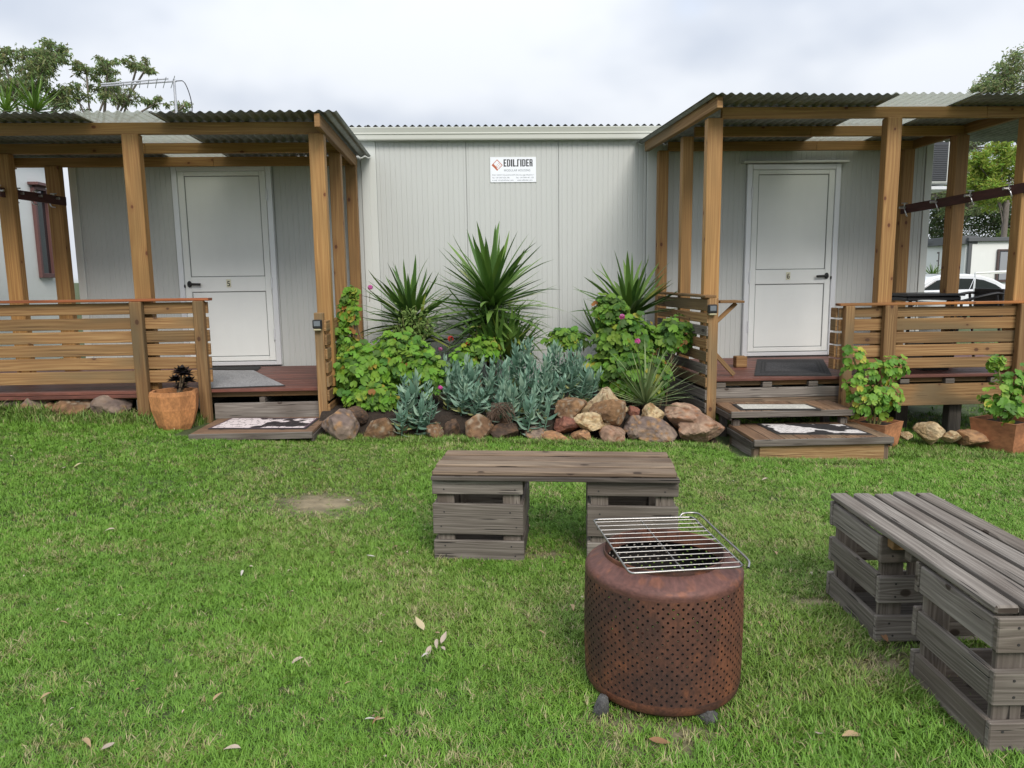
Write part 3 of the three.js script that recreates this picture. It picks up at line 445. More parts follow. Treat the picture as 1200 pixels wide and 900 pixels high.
platform('porch_step', 'lower boxed timber step of the pair at door number 6', lA.x, lB.x, 2.02, (lA.z + lB.z) / 2, lowY, ground(2.5, 2.5) - 0.03, { n: 9, along: false, mats: brownTop, box: std({ map: railC, bumpMap: greyH, bumpScale: 0.002, color: lin(0.80, 0.86, 0.92), roughness: 0.9 }) });
platform('porch_step', 'upper timber step of the pair, right under the deck edge', uA.x, uB.x, 1.70, (uA.z + uB.z) / 2, upY, ground(2.5, 1.9) - 0.02, { n: 8, along: false, mats: brownTop, legs: true });
// a mat: four corners seen on a level surface, thin slab with a printed or woven top
function mat(name, label, corners, y, m, th = 0.008, edge = dark) {
  const q = corners.map(([a, b]) => Y(a, b, y + th)), c = q.reduce((s, p) => s.add(p), V3()).multiplyScalar(0.25), P = [], U = [], I = [];
  const t = thing(name, label, 'mat', [c.x, y + 0.001, c.z]); const uv = [[0, 0], [1, 0], [1, 1], [0, 1]], N = 12;
  for (let j = 0; j <= N; j++) for (let i = 0; i <= N; i++) { const u = i / N, v = j / N, a = q[0].clone().lerp(q[1], u), b = q[3].clone().lerp(q[2], u), p = a.lerp(b, v).sub(c); P.push(p.x, th + 0.002 * (noise3(p.x * 9 + 3, 2, p.z * 9) - 0.2), p.z); U.push(u, v); }
  for (let j = 0; j < N; j++) for (let i = 0; i < N; i++) { const a = j * (N + 1) + i; I.push(a, a + 1, a + N + 2, a, a + N + 2, a + N + 1); }
  part(t, 'top', geoOf(P, I, U), m);
  const EP = [], EI = []; q.forEach((p) => { EP.push((p.x - c.x) * 1.02, th - 0.002, (p.z - c.z) * 1.02, (p.x - c.x) * 1.025, 0, (p.z - c.z) * 1.025); }); for (let i = 0; i < 4; i++) { const a = i * 2, b = ((i + 1) % 4) * 2; EI.push(a, a + 1, b, b, a + 1, b + 1); } EI.push(0, 2, 4, 0, 4, 6);
  part(t, 'backing', geoOf(EP, EI), edge);
}
function printTex(fn, W = 512, H = 256) { return tex(W, H, fn); }
const cowTex = (seed, thr) => printTex((u, v) => { const n = pf(u, v, 4, 2, seed, 3), b = sstep(thr, thr + 0.03, n + 0.12 * (1 - Math.abs(u - 0.5) * 2)), rim = u < 0.03 || u > 0.97 || v < 0.05 || v > 0.95; const gx = Math.abs(((u * 11 + (Math.floor(v * 7) % 2) * 0.5) % 1) - 0.5) > 0.46, gy = Math.abs(((v * 7) % 1) - 0.5) > 0.44; const w = 205 + 40 * (pf(u, v, 60, 30, seed + 3, 2) - 0.5); let c = mix3([w, w * 0.97, w * 0.95], [34, 30, 30], b); if ((gx || gy) && pf(u, v, 20, 12, seed + 8, 2) > 0.45) c = mix3(c, [70, 64, 62], 0.55); return rim ? [40, 37, 36] : c; });
mat('door_mat', 'black and white patterned mat on the low step at door number 5', [[245, 502], [357, 502], [373, 490], [272, 490]], S5.y, std({ map: printTex((u, v) => { const n = pf(u, v, 5, 3, 77, 3), b = sstep(0.60, 0.64, n + (u > 0.5 && v > 0.2 ? 0.08 : -0.1)); const gx = Math.abs(((u * 14 + (Math.floor(v * 6) % 2) * 0.5) % 1) - 0.5) > 0.45, gy = Math.abs(((v * 6) % 1) - 0.5) > 0.43; let c = mix3([214, 202, 200], [34, 28, 28], b); if ((gx || gy) && pf(u, v, 24, 12, 81, 2) > 0.47) c = [78, 66, 66]; return (u < 0.02 || u > 0.98 || v < 0.04 || v > 0.96) ? [96, 74, 84] : c; }), roughness: 0.9 }));
mat('door_mat', 'black and white cow patterned mat on the lower step at door 6', [[913, 508], [1021, 508.5], [988, 497], [888, 496.5]], lowY, std({ map: cowTex(205, 0.60), roughness: 0.9 }));
mat('door_mat', 'pale worn mat with dark rim on the upper step at door 6', [[869, 480], [962, 479.5], [945, 473.5], [859, 473.5]], upY, std({ map: printTex((u, v) => { const k = 190 + 60 * (pf(u, v, 50, 26, 91, 3) - 0.5) + 22 * (pf(u, v, 6, 4, 95, 3) - 0.5), r = u < 0.04 || u > 0.96 || v < 0.1 || v > 0.92; return r ? [58, 54, 50] : [k, k * 0.99, k * 0.94]; }), roughness: 0.95 }));
mat('door_mat', 'charcoal ribbed door mat on the red deck at door 6', [[885, 439.5], [974, 439.5], [964, 421], [888, 421]], FLOOR, std({ map: printTex((u, v) => { const r = Math.min(u, 1 - u, (v) * 0.6, (1 - v) * 0.6), b = (r > 0.06 && r < 0.08) || (r > 0.11 && r < 0.125), k = 52 + 40 * (pf(u, v, 90, 70, 111, 2) - 0.5) + (r > 0.14 ? 22 * (Math.sin(v * 190) > 0 ? 1 : 0) : 0); return b ? [34, 34, 36] : [k, k, k * 1.04]; }), roughness: 1 }));
mat('floor_mat', 'pale grey carpet offcut with slanted end on deck by door 5', [[236, 455], [333, 451.5], [297, 434], [236, 434]], FLOOR, std({ map: printTex((u, v) => { const k = 150 + 44 * (pf(u, v, 80, 60, 131, 2) - 0.5) + 22 * (pf(u, v, 5, 4, 133, 3) - 0.5); return [k, k, k * 1.01]; }), roughness: 1 }));
mat('door_mat', 'narrow black rubber mat against the sill of door number 5', [[240, 433.2], [301, 433], [305, 429.5], [240, 430]], FLOOR, std({ map: blotch, color: lin(0.016, 0.016, 0.017), roughness: 0.8 }), 0.014);

// ───────────── benches made of old pallets ─────────────
function crate(parent, ox, oz, w, d, rows, mats, seed) {
  const r = rngOf(seed), H = rows[0][1], c = part(parent, 'crate', board(w - 0.07, 0.016, d - 0.07, 0.003, UG, r), grey[4], [ox, rows[rows.length - 1][0] + 0.02, oz]);
  const oy = rows[rows.length - 1][0] + 0.02, pk = () => mats[Math.floor(r() * mats.length)];
  for (const s of [-1, 1]) for (const k of [-1, 1]) { const g = board(H - 0.015, 0.085, 0.022, 0.003, UG, r); g.rotateZ(Math.PI / 2); part(c, 'upright', g, grey[r() < 0.5 ? 3 : 1], [s * (w / 2 - 0.06), (H - 0.015) / 2 - oy, k * (d / 2 - 0.012)]); }
  const nails = [];
  rows.forEach(([lo, hi], i) => {
    for (const k of [-1, 1]) {
      const j = (r() - 0.5) * 0.006; part(c, 'slat', board(w + j, hi - lo, 0.022, 0.0035, UG, r), pk(), [j, (lo + hi) / 2 - oy, k * (d / 2 + 0.012)], [0, 0, (r() - 0.5) * 0.012]);
      for (const s of [-1, 1]) for (const q of [-1, 1]) { const n = new THREE.CylinderGeometry(0.0042, 0.0042, 0.002, 7); n.rotateX(Math.PI / 2); n.translate(s * (w / 2 - 0.05 + (r() - 0.5) * 0.03), (lo + hi) / 2 - oy + q * (hi - lo) * 0.24, k * (d / 2 + 0.0235)); nails.push(n); }
    }
    for (const k of [-1, 1]) { const g = board(d - 0.004, (hi - lo) * (i ? 0.96 : 0.9), 0.02, 0.0035, UG, r); g.rotateY(Math.PI / 2); part(c, 'slat', g, pk(), [k * (w / 2 - 0.012), (lo + hi) / 2 - oy + (r() - 0.5) * 0.012, 0], [(r() - 0.5) * 0.012, 0, 0]); }
  });
  part(c, 'nail_heads', mergeGeometries(nails), dark).userData.kind = 'stuff';
  return c;
}
{ // bench behind the fire drum
  const a = V3(-0.245, 0, 4.60), ang = -0.135, b = thing('pallet_bench', 'weathered pallet wood bench with brown top behind the rusty drum', 'bench', [a.x, ground(0.3, 4.5), a.z], ang);
  const H = 0.435, dep = 0.43, rows = [[0.335, 0.430], [0.132, 0.286], [0.0, 0.100]];
  crate(b, 0.222, -dep / 2 - 0.02, 0.445, dep - 0.05, rows, grey, 5); crate(b, 0.965, -dep / 2 - 0.02, 0.43, dep - 0.05, rows, [grey[0], grey[1], grey[3]], 8);
  const n = 4, bw = (dep + 0.02) / n; for (let i = 0; i < n; i++) part(b, 'top_board', board(1.175 - Math.abs(i - 1.5) * 0.006, 0.024, bw - 0.026, 0.007, UG), greyTop[i % 4], [0.592 + rr(-0.008, 0.008), H + 0.012 + [0.002, -0.001, 0.003, 0][i], -dep + bw * (i + 0.5) + 0.0], [rr(-0.008, 0.008), 0, rr(-0.002, 0.002)]);
  part(b, 'edge_board', board(1.18, 0.02, 0.03, 0.003, UG), grey[4], [0.592, H - 0.011, 0.004]);
  part(b, 'cleat', boxAt(0.52, 0.63, H - 0.022, H - 0.002, -0.35, -0.03), greyTop[0]);
}
{ // bench at the side
  const b = thing('pallet_bench', 'long grey pallet wood bench with spaced top boards on two crates', 'bench', [1.47, ground(1.5, 5.6) + 0.0, 5.115], -0.045);
  const H = 0.432, rows = [[0.322, 0.426], [0.164, 0.268], [0.012, 0.112]];
  crate(b, 0.225, 0.215, 0.43, 0.395, rows, [grey[0], grey[1], grey[2], grey[3]], 21); crate(b, 0.225, 0.885, 0.43, 0.385, rows, [grey[0], grey[2], grey[3], grey[1]], 22);
  const bw = 0.089; for (let i = 0; i < 5; i++) { const g = board(1.09 + rr(-0.015, 0.015), 0.026, bw - 0.020, 0.006, UG); g.rotateY(Math.PI / 2); part(b, 'top_board', g, grey[[0, 2, 0, 2, 3][i]], [-0.002 + bw * (i + 0.5), H + 0.013 + [0, 0.003, -0.001, 0.002, 0][i], 0.545 + rr(-0.01, 0.01)], [rr(-0.003, 0.003), rr(-0.006, 0.006), rr(-0.012, 0.012)]); }
  part(b, 'cleat', boxAt(0.03, 0.42, 0.388, 0.430, 0.44, 0.48), railW[2]); part(b, 'cleat', boxAt(0.03, 0.42, 0.388, 0.430, 0.56, 0.60), grey[3]);
}

// ───────────── fire drum and grate ─────────────
const rustC = tex(1024, 512, (u, v) => {
  const a = pf(u, v, 5, 3, 501, 5), b = pf(u, v, 26, 14, 520, 4), s = pf(u, v, 9, 6, 540, 4), f = pf(u, v, 120, 70, 560, 2);
  let c = mix3([80, 52, 42], [122, 76, 52], clamp(a * 1.6 - 0.35 + (b - 0.5) * 0.5)); c = mix3(c, [66, 46, 40], sstep(0.52, 0.70, s * 0.5 + pf(u, v, 4, 3, 580, 3) * 0.6) * 0.8); c = mix3(c, [146, 88, 54], sstep(0.62, 0.80, b) * 0.25);
  const k = 0.8 + 0.4 * f; return [c[0] * k, c[1] * k, c[2] * k];
});
const rustH = tex(512, 256, (u, v) => { const k = 255 * clamp(0.6 * pf(u, v, 60, 36, 590, 3) + 0.4 * pf(u, v, 14, 8, 595, 3)); return [k, k, k]; }, false);
const rustTopC = tex(512, 256, (u, v) => { const a = pf(u, v, 6, 4, 701, 4), f = pf(u, v, 90, 50, 720, 2), b = pf(u, v, 22, 12, 735, 3), k = 0.86 + 0.28 * f; let c = mix3([84, 58, 54], [118, 78, 66], a); c = mix3(c, [136, 84, 58], sstep(0.6, 0.8, b) * 0.5); return [c[0] * k, c[1] * k, c[2] * k]; });
const rust = std({ map: rustC, bumpMap: rustH, bumpScale: 0.0015, roughness: 0.72, metalness: 0.15 });
const rustTop = std({ map: rustTopC, bumpMap: rustH, bumpScale: 0.0012, roughness: 0.6, metalness: 0.2 });
const DR = { x: 0.60, z: 5.755, r: 0.258, h: 0.430 };
{
  const gy = ground(DR.x, DR.z), t = thing('fire_drum', 'rusty perforated steel drum fire pit standing on grey stones', 'fire drum', [DR.x, gy, DR.z], 0.4), b = 0.030, r = DR.r, h = DR.h;
  // wall with real holes: staggered rows of brick-shaped cells
  const N = 54, rows = 24, y0 = b + 0.036, y1 = h - 0.024, rh = (y1 - y0) / rows, P = [], U = [], I = [], cw = 2 * Math.PI / N, hr = 0.0042;
  const pt = (th, y) => { const bulge = 0.004 * Math.sin(clamp((y - b) / (h - b)) * Math.PI); P.push((r + bulge) * Math.cos(th), y, -(r + bulge) * Math.sin(th)); U.push(th / (2 * Math.PI) * 2, y / 0.8); };
  for (let q = 0; q < rows; q++) for (let i = 0; i < N; i++) {
    const tc = (i + (q % 2) * 0.5) * cw, yc = y0 + rh * (q + 0.5), base = P.length / 3, hw = cw / 2, hh = rh / 2, fill = R() < 0.03;
    const out = [[-1, -1], [0, -1], [1, -1], [1, 0], [1, 1], [0, 1], [-1, 1], [-1, 0]]; for (const [a, c] of out) pt(tc + a * hw, yc + c * hh);
    for (const [a, c] of out) { const l = Math.hypot(a, c); pt(tc + a / l * hr / r, yc + c / l * hr); }
    for (let k = 0; k < 8; k++) { const m = (k + 1) % 8; I.push(base + k, base + m, base + 8 + m, base + k, base + 8 + m, base + 8 + k); } if (fill) for (let k = 1; k < 7; k++) I.push(base + 8, base + 8 + k, base + 9 + k);
  }
  const wall = part(t, 'perforated_wall', geoOf(P, I, U), rust);
  { const sg = geoOf(P.map((v, i) => (i % 3 === 1 ? v : v * 0.992)), I, U); part(t, 'sooty_inside', sg, std({ map: blotch, color: lin(0.028, 0.024, 0.022), roughness: 0.95 })); }
  const lathe = (pts, n = 72) => { const g = new THREE.LatheGeometry(pts.map(([a, c]) => new THREE.Vector2(a, c)), n); const uv = g.attributes.uv; for (let i = 0; i < uv.count; i++) uv.setXY(i, uv.getX(i) * 2, uv.getY(i) * 0.22); return g; };
  part(t, 'top_shoulder', lathe([[r + 0.0005, y1 - 0.001], [r + 0.0015, h - 0.016], [r + 0.001, h - 0.008], [r - 0.002, h - 0.001], [r - 0.007, h + 0.005], [r - 0.014, h + 0.010], [0.225, h + 0.020], [0.205, h + 0.030], [0.198, h + 0.034]]), rustTop);
  part(t, 'top_lip', lathe([[0.198, h + 0.034], [0.1985, h + 0.046], [0.196, h + 0.050], [0.193, h + 0.046], [0.191, h + 0.005]]), rust);
  part(t, 'bottom_lip', lathe([[0.05, b - 0.002], [r - 0.03, b - 0.004], [r - 0.012, b - 0.002], [r - 0.003, b + 0.008], [r + 0.001, b + 0.024], [r + 0.0012, y0 + 0.001]]), rust);
  const fl = new THREE.CylinderGeometry(r - 0.012, r - 0.012, 0.006, 48); part(t, 'ash_floor', fl, std({ map: blotch, color: lin(0.09, 0.08, 0.07), roughness: 1 }), [0, b + 0.012, 0]);
}
const rockMat = std({ vertexColors: true, bumpMap: grainH, bumpScale: 0.004, roughness: 0.92 });
function rockGeo(rx, ry, rz, seed, pal, detail = 4) {
  const r = rngOf(seed), g0 = new THREE.IcosahedronGeometry(1, detail * 3), p = g0.attributes.position, pl = [], C = [], U = [];
  for (let i = 0; i < 13; i++) { const n = V3(r() * 2 - 1, r() * 2 - 1, r() * 2 - 1).normalize(); pl.push([n, mix(0.60, 0.92, r())]); }
  const d = V3(), o = seed * 7.3;
  for (let i = 0; i < p.count; i++) {
    d.fromBufferAttribute(p, i).normalize(); let m = 1.12; for (const [n, h] of pl) { const c = d.dot(n); if (c > 0.05) m = Math.min(m, h / c); }
    m *= 1.1; const f = fbm3(d.x * 2.6 + o, d.y * 2.6, d.z * 2.6, 3) - 0.5, e = fbm3(d.x * 11 + o, d.y * 11, d.z * 11, 3) - 0.5; m *= 1 + f * 0.14 + e * 0.11;
    p.setXYZ(i, d.x * m * rx, d.y * m * ry, d.z * m * rz); U.push(d.x * 2 + d.z * 1.3, d.y * 2 + d.z * 0.7);
    const a = fbm3(d.x * 2.2 + o + 9, d.y * 2.2, d.z * 2.2, 4), b = fbm3(d.x * 14 + o, d.y * 14 + 5, d.z * 14, 3), st = fbm3(d.x * 5 + o + 3, d.y * 5 + 9, d.z * 5, 4);
    let c = mix3(pal[0], pal[1], sstep(0.40, 0.60, a)); c = mix3(c, pal[2], sstep(0.57, 0.68, st)); const k = 0.30 + 1.35 * b; C.push(c[0] * k, c[1] * k, c[2] * k);
  }
  g0.setAttribute('color', new THREE.Float32BufferAttribute(C, 3)); g0.setAttribute('uv', new THREE.Float32BufferAttribute(U, 2)); g0.computeVertexNormals(); return g0;
}
const PAL = { brown: [[0.16, 0.088, 0.045], [0.24, 0.135, 0.065], [0.30, 0.24, 0.17]], grey: [[0.17, 0.125, 0.105], [0.25, 0.185, 0.14], [0.32, 0.18, 0.08]], tan: [[0.46, 0.33, 0.17], [0.54, 0.42, 0.25], [0.30, 0.17, 0.08]], red: [[0.20, 0.075, 0.05], [0.26, 0.11, 0.07], [0.15, 0.07, 0.05]], pink: [[0.30, 0.185, 0.125], [0.38, 0.255, 0.175], [0.27, 0.125, 0.06]], dark: [[0.06, 0.038, 0.026], [0.11, 0.066, 0.04], [0.17, 0.09, 0.045]], orange: [[0.36, 0.185, 0.09], [0.45, 0.26, 0.13], [0.25, 0.15, 0.09]], stone: [[0.10, 0.10, 0.10], [0.14, 0.14, 0.135], [0.085, 0.08, 0.078]] };
for (const [px, py, w] of [[704, 828, 0.030], [830, 838, 0.032], [760, 800, 0.03]]) { const q = Y(px, py, 0.02); const f = w > 0.031 ? 1 : 1; solo('foot_stone', rockGeo(w, 0.036, w, Math.round(px), PAL.stone, 2), rockMat, 'small grey stone propping up the rusty drum', 'stone', 'stones under the fire drum', [q.x, ground(q.x, q.z) + 0.018, Math.min(q.z, DR.z + 0.22)]); }
{ // cooking grate
  const y = ground(DR.x, DR.z) + DR.h + 0.055, q = [[695, 609], [812, 606], [872, 664], [738, 672]].map(([a, b]) => Y(a, b, y)), o = q[0].clone().add(q[2]).multiplyScalar(0.5);
  const t = thing('cooking_grate', 'chrome wire oven grate lying on top of the rusty drum', 'grate', o), L = q.map((p) => p.clone().sub(o)), rc = [];
  for (let i = 0; i < 4; i++) { const a = L[i], p = L[(i + 3) % 4], n = L[(i + 1) % 4]; rc.push(a.clone().lerp(p, 0.06), a.clone().lerp(p, 0.015).lerp(n, 0.015), a.clone().lerp(n, 0.06)); for (const f of [0.3, 0.6]) rc.push(a.clone().lerp(n, f)); }
  part(t, 'frame', tube(rc, 0.0036, 160, 8, true), chrome);
  for (let i = 0; i < 11; i++) { const f = (i + 0.8) / 11.6; part(t, 'rod', cyl(L[0].clone().lerp(L[3], f).add(V3(0, 0.002, 0)), L[1].clone().lerp(L[2], f).add(V3(0, 0.002, 0)), 0.0019, 0.0019, 7), chrome); }
  part(t, 'cross_rod', cyl(L[0].clone().lerp(L[1], 0.47).add(V3(0, -0.004, 0)), L[3].clone().lerp(L[2], 0.47).add(V3(0, -0.004, 0)), 0.0026, 0.0026, 7), chrome);
  const e = L[2].clone().sub(L[1]), up = V3(0.022, 0.012, 0); part(t, 'handle_rail', tube([L[1].clone().add(V3(-0.05, 0, 0)), L[1].clone().add(V3(-0.035, 0.012, -0.01)), L[1].clone().add(up), L[1].clone().lerp(L[2], 0.5).add(up), L[2].clone().add(up).addScaledVector(e, -0.05), L[2].clone().add(V3(0.01, 0.0, 0.01))], 0.0038, 60, 7, false, 0.3), chrome);
}
{ // twigs inside the drum
  const ty = ground(DR.x, DR.z) + 0.075; for (let i = 0; i < 9; i++) { const a = rr(0, 6.28), l = rr(0.08, 0.17), x = DR.x + rr(-0.06, 0.06), z = DR.z + rr(-0.06, 0.06); solo('twig', tube([V3(x - Math.cos(a) * l, ty + rr(0, 0.02), z - Math.sin(a) * l), V3(x + rr(-0.02, 0.02), ty + rr(0.02, 0.07), z), V3(x + Math.cos(a) * l, ty + rr(0, 0.1), z + Math.sin(a) * l)], 0.003, 10, 6), std({ color: lin(0.30, 0.22, 0.13), roughness: 0.9 }), 'dry stick lying inside the rusty drum', 'twig', 'sticks inside the drum'); }
}
console.log('benches and drum done');

// ───────────── garden rocks ─────────────
// pixel centre, width and height in pixels, distance plane, palette
const edgeRocks = [[401, 497, 48, 40, 2.16, 'grey'], [447, 503, 46, 34, 2.16, 'brown'], [419, 486, 30, 22, 1.98, 'dark'], [509, 507, 26, 26, 2.16, 'brown'], [531, 503, 26, 30, 2.06, 'dark'], [562, 503, 38, 34, 2.12, 'brown'], [594, 503, 40, 24, 2.10, 'dark'], [586, 488, 34, 24, 1.98, 'dark'], [630, 509, 30, 18, 2.14, 'grey'], [666, 477, 40, 30, 1.95, 'brown'], [700, 508, 0, 0, 2, 'tan'], [718, 509, 32, 26, 2.14, 'pink'], [742, 499, 34, 24, 2.06, 'grey'], [768, 503, 46, 30, 2.10, 'grey'], [797, 486, 46, 26, 1.98, 'pink'], [820, 500, 52, 40, 2.10, 'pink'], [475, 500, 20, 16, 2.05, 'dark']];
const put = (name, px, py, w, h, z, pal, label, cat, group, sd) => { const q = Z(px, py + 2, z), s = (CAM.Z - z) / CAM.f; return solo(name, rockGeo(w * s * 0.49, h * s * 0.52, w * s * 0.46, sd, PAL[pal], 2), rockMat, label, cat, group, [q.x, q.y, q.z], [0, rr(0, 6.28), rr(-0.15, 0.15)]); };
const rockLabels = ['large purple grey rock at the foot of the lamp post', 'big brown rock below the yellow leaves of the geranium', 'dark rock tucked under the geranium behind the purple grey rock', 'brown rock right beside the solitary silvery plant', 'dark rock behind dry grass next to the solitary silvery plant', 'brown orange rock below the silvery clump with dry twigs beside', 'dark rock under the tangle of dry twigs', 'dark rock holding the tangle of dry twigs', 'low grey rock under the tall silvery clump', 'dark brown rock between the tall silvery clump and pointed rock', '', 'pinkish rock at lawn edge below the pale yellow rock', 'grey rock below the little red stone', 'slanted grey rock below the small upright yellow rock', 'pinkish boulder behind the biggest pinkish boulder by the steps', 'biggest pinkish boulder beside the timber steps', 'small dark rock between the big brown rock and silvery plant'];
edgeRocks.forEach(([px, py, w, h, z, pal], i) => w && put('border_rock', px, py, w, h, z, pal, rockLabels[i], 'rock', 'rocks edging the garden bed', 40 + i));
put('border_rock', 691, 493, 34, 20, 2.10, 'tan', 'low pale yellow rock at the foot of the pointed rock', 'rock', null, 70);
put('border_rock', 765, 486, 24, 26, 2.02, 'tan', 'small upright yellow rock beside the little red stone', 'rock', null, 71);
put('border_rock', 742, 481, 16, 16, 2.0, 'red', 'little red stone between the pointed rock and a yellow rock', 'rock', null, 72);
put('border_rock', 664, 495, 32, 20, 2.05, 'red', 'dull red rock below the dark brown rock in the edging', 'rock', null, 73);
put('border_rock', 681, 510, 24, 16, 2.16, 'orange', 'small flat orange stone at the lawn edge of the bed', 'rock', null, 74);
put('border_rock', 650, 512, 32, 14, 2.16, 'orange', 'flat reddish slab under the silvery leaves at lawn edge', 'rock', null, 75);
{ // the pointed rock: brown face with a pale upper rim
  const z = 2.02, q = Z(711, 476, z), s = (CAM.Z - z) / CAM.f;
  const t = thing('pointed_rock', 'tall pointed rock with brown face and pale cream rim', 'rock', q);
  const g = rockGeo(27 * s, 25 * s, 0.15, 83, [[0.44, 0.33, 0.19], [0.52, 0.42, 0.27], [0.26, 0.16, 0.09]], 3), gp = g.attributes.position; for (let i = 0; i < gp.count; i++) { const k = clamp((gp.getY(i) / (25 * s) + 0.15) / 1.05); gp.setX(i, gp.getX(i) * (1 - 0.72 * k) - 0.012 * k); gp.setY(i, gp.getY(i) * (1 + 0.12 * k)); } g.computeVertexNormals();
  part(t, 'rim', g, rockMat, [0, 0, -0.06]);
  const sf = rockGeo(21 * s, 18 * s, 0.07, 77, PAL.brown, 3); part(t, 'brown_face', sf, rockMat, [3 * s, -7 * s, 0.04]);
}
[[40, 476, 44, 34, 'grey'], [90, 476, 48, 32, 'brown'], [136, 475, 46, 32, 'grey'], [4, 480, 40, 32, 'grey'], [64, 482, 34, 22, 'brown']].forEach(([px, py, w, h, pal], i) => put('foundation_rock', px, py, w, h, 1.62, pal, ['grey stone under the deck, beside the long brown one', 'long brown stone in the middle of those under the deck', 'grey stone under the deck right beside the railing post', 'grey stone under the deck, farthest from the railing post', 'small brown stone between the grey and long brown stones'][i], 'rock', 'stones under the deck at door 5', 90 + i));
[[1090, 505, 40, 22, 'tan', 2.02], [1140, 513, 42, 20, 'orange', 2.05], [1116, 509, 24, 14, 'tan', 2.05], [1062, 508, 18, 10, 'tan', 2.05]].forEach(([px, py, w, h, pal, z], i) => put('lawn_rock', px, py, w, h, z, pal, ['broad tan stone half buried in grass under the deck edge', 'orange stone beside the terracotta pot on the lawn', 'small tan stone between the broad tan and orange stones', 'tiny tan stone next to the pot by the steps'][i], 'rock', 'stones between the pots at door 6', 110 + i));

// ───────────── plants ─────────────
// long blade: folded along the middle, tapered, optionally drooping
function blade(len, wid, bend, segs = 6) {
  const P = [], I = [], U = []; for (let i = 0; i <= segs; i++) { const t = i / segs, w = wid * 0.5 * (t < 0.12 ? 0.6 + t * 3.3 : Math.pow(1 - (t - 0.12) / 0.88, 0.58)), a = bend * t * t, y = len * t * Math.cos(a * 0.6), z = len * t * Math.sin(a * 0.6); P.push(-w, y, z + w * 0.32, 0, y, z, w, y, z + w * 0.32); U.push(0, t, 0.5, t, 1, t); }
  for (let i = 0; i < segs; i++) { const a = i * 3; I.push(a, a + 1, a + 3, a + 1, a + 4, a + 3, a + 1, a + 2, a + 4, a + 2, a + 5, a + 4); } return geoOf(P, I, U);
}
const leafM = (c, rough = 0.5, tr = 0.25) => phy({ color: lin(...c), roughness: rough, transmission: tr, thickness: 0, specularIntensity: 0.6, side: THREE.DoubleSide });
const yucM = [[0.115, 0.22, 0.046], [0.08, 0.165, 0.04], [0.165, 0.28, 0.058], [0.29, 0.35, 0.065]].map((c) => leafM(c, 0.4));
const paleM = [[0.26, 0.34, 0.15], [0.20, 0.28, 0.12], [0.32, 0.39, 0.18]].map((c) => leafM(c, 0.5));
function orient(m, dir, roll) { const q = new THREE.Quaternion().setFromUnitVectors(V3(0, 1, 0), dir.clone().normalize()); m.quaternion.copy(q); // the fold faces up
  const up = V3(0, 0, 1).applyQuaternion(q), want = V3(0, 1, 0).addScaledVector(dir, -dir.y); if (want.lengthSq() > 1e-4) { want.normalize(); const ang = Math.atan2(V3().crossVectors(up, want).dot(dir), up.dot(want)); m.quaternion.premultiply(new THREE.Quaternion().setFromAxisAngle(dir.clone().normalize(), ang + Math.PI + roll)); } }
function yucca(name, label, base, heads, mats, group) {
  const t = thing(name, label, 'plant', base, 0, group);
  for (const h of heads) {
    const c = V3(h.x, h.y, h.z), geos = [blade(1, h.w, 0.10), blade(1, h.w, 0.3), blade(1, h.w * 0.9, -0.06)];
    if (h.y > 0.05) part(t, 'stem', tube([V3(h.x * 0.3, -0.04, h.z * 0.3), V3(h.x * 0.7, h.y * 0.5, h.z * 0.7), c.clone().add(V3(0, 0.06, 0))], h.stem ?? 0.026, 10, 8), std({ map: blotch, color: lin(0.16, 0.12, 0.08), roughness: 0.95 }));
    for (let i = 0; i < h.n; i++) {
      const f = (i + 0.5) / h.n, el = Math.asin(mix(Math.sin(h.el[0]), Math.sin(h.el[1]), Math.pow(f, h.pw ?? 1))) + rr(-0.09, 0.09), az = i * 2.39996 + rr(-0.25, 0.25), d = V3(Math.cos(el) * Math.cos(az), Math.sin(el), Math.cos(el) * Math.sin(az) * (h.flat ?? 1)), l = h.len * rr(0.82, 1.1) * (h.taper ? mix(1, h.taper, f) : 1);
      const m = part(t, 'leaf', geos[i % 3], mats[Math.floor(R() * (R() < 0.25 ? mats.length : Math.min(3, mats.length)))], [c.x + d.x * 0.02, c.y + f * (h.rise ?? 0.12), c.z + d.z * 0.02]); orient(m, d, rr(-0.3, 0.3)); m.scale.setScalar(l);
    }
  }
  for (const h of heads) if (h.dead) { const g = blade(1, h.w * 0.7, 0.9); for (let i = 0; i < h.dead; i++) { const az = rr(0, 6.28), el = rr(-0.9, -0.2), d = V3(Math.cos(el) * Math.cos(az), Math.sin(el), Math.cos(el) * Math.sin(az)); const m = part(t, 'dead_leaf', g, deadM, [h.x, h.y + 0.02, h.z]); orient(m, d, rr(-0.4, 0.4)); m.scale.setScalar(h.len * rr(0.5, 0.85)); } }
  return t;
}
const deadM = leafM([0.34, 0.26, 0.14], 0.8);
const soilAt = (px, z) => { const q = Z(px, 420, z); return V3(q.x, soilY(q.x, z), z); };
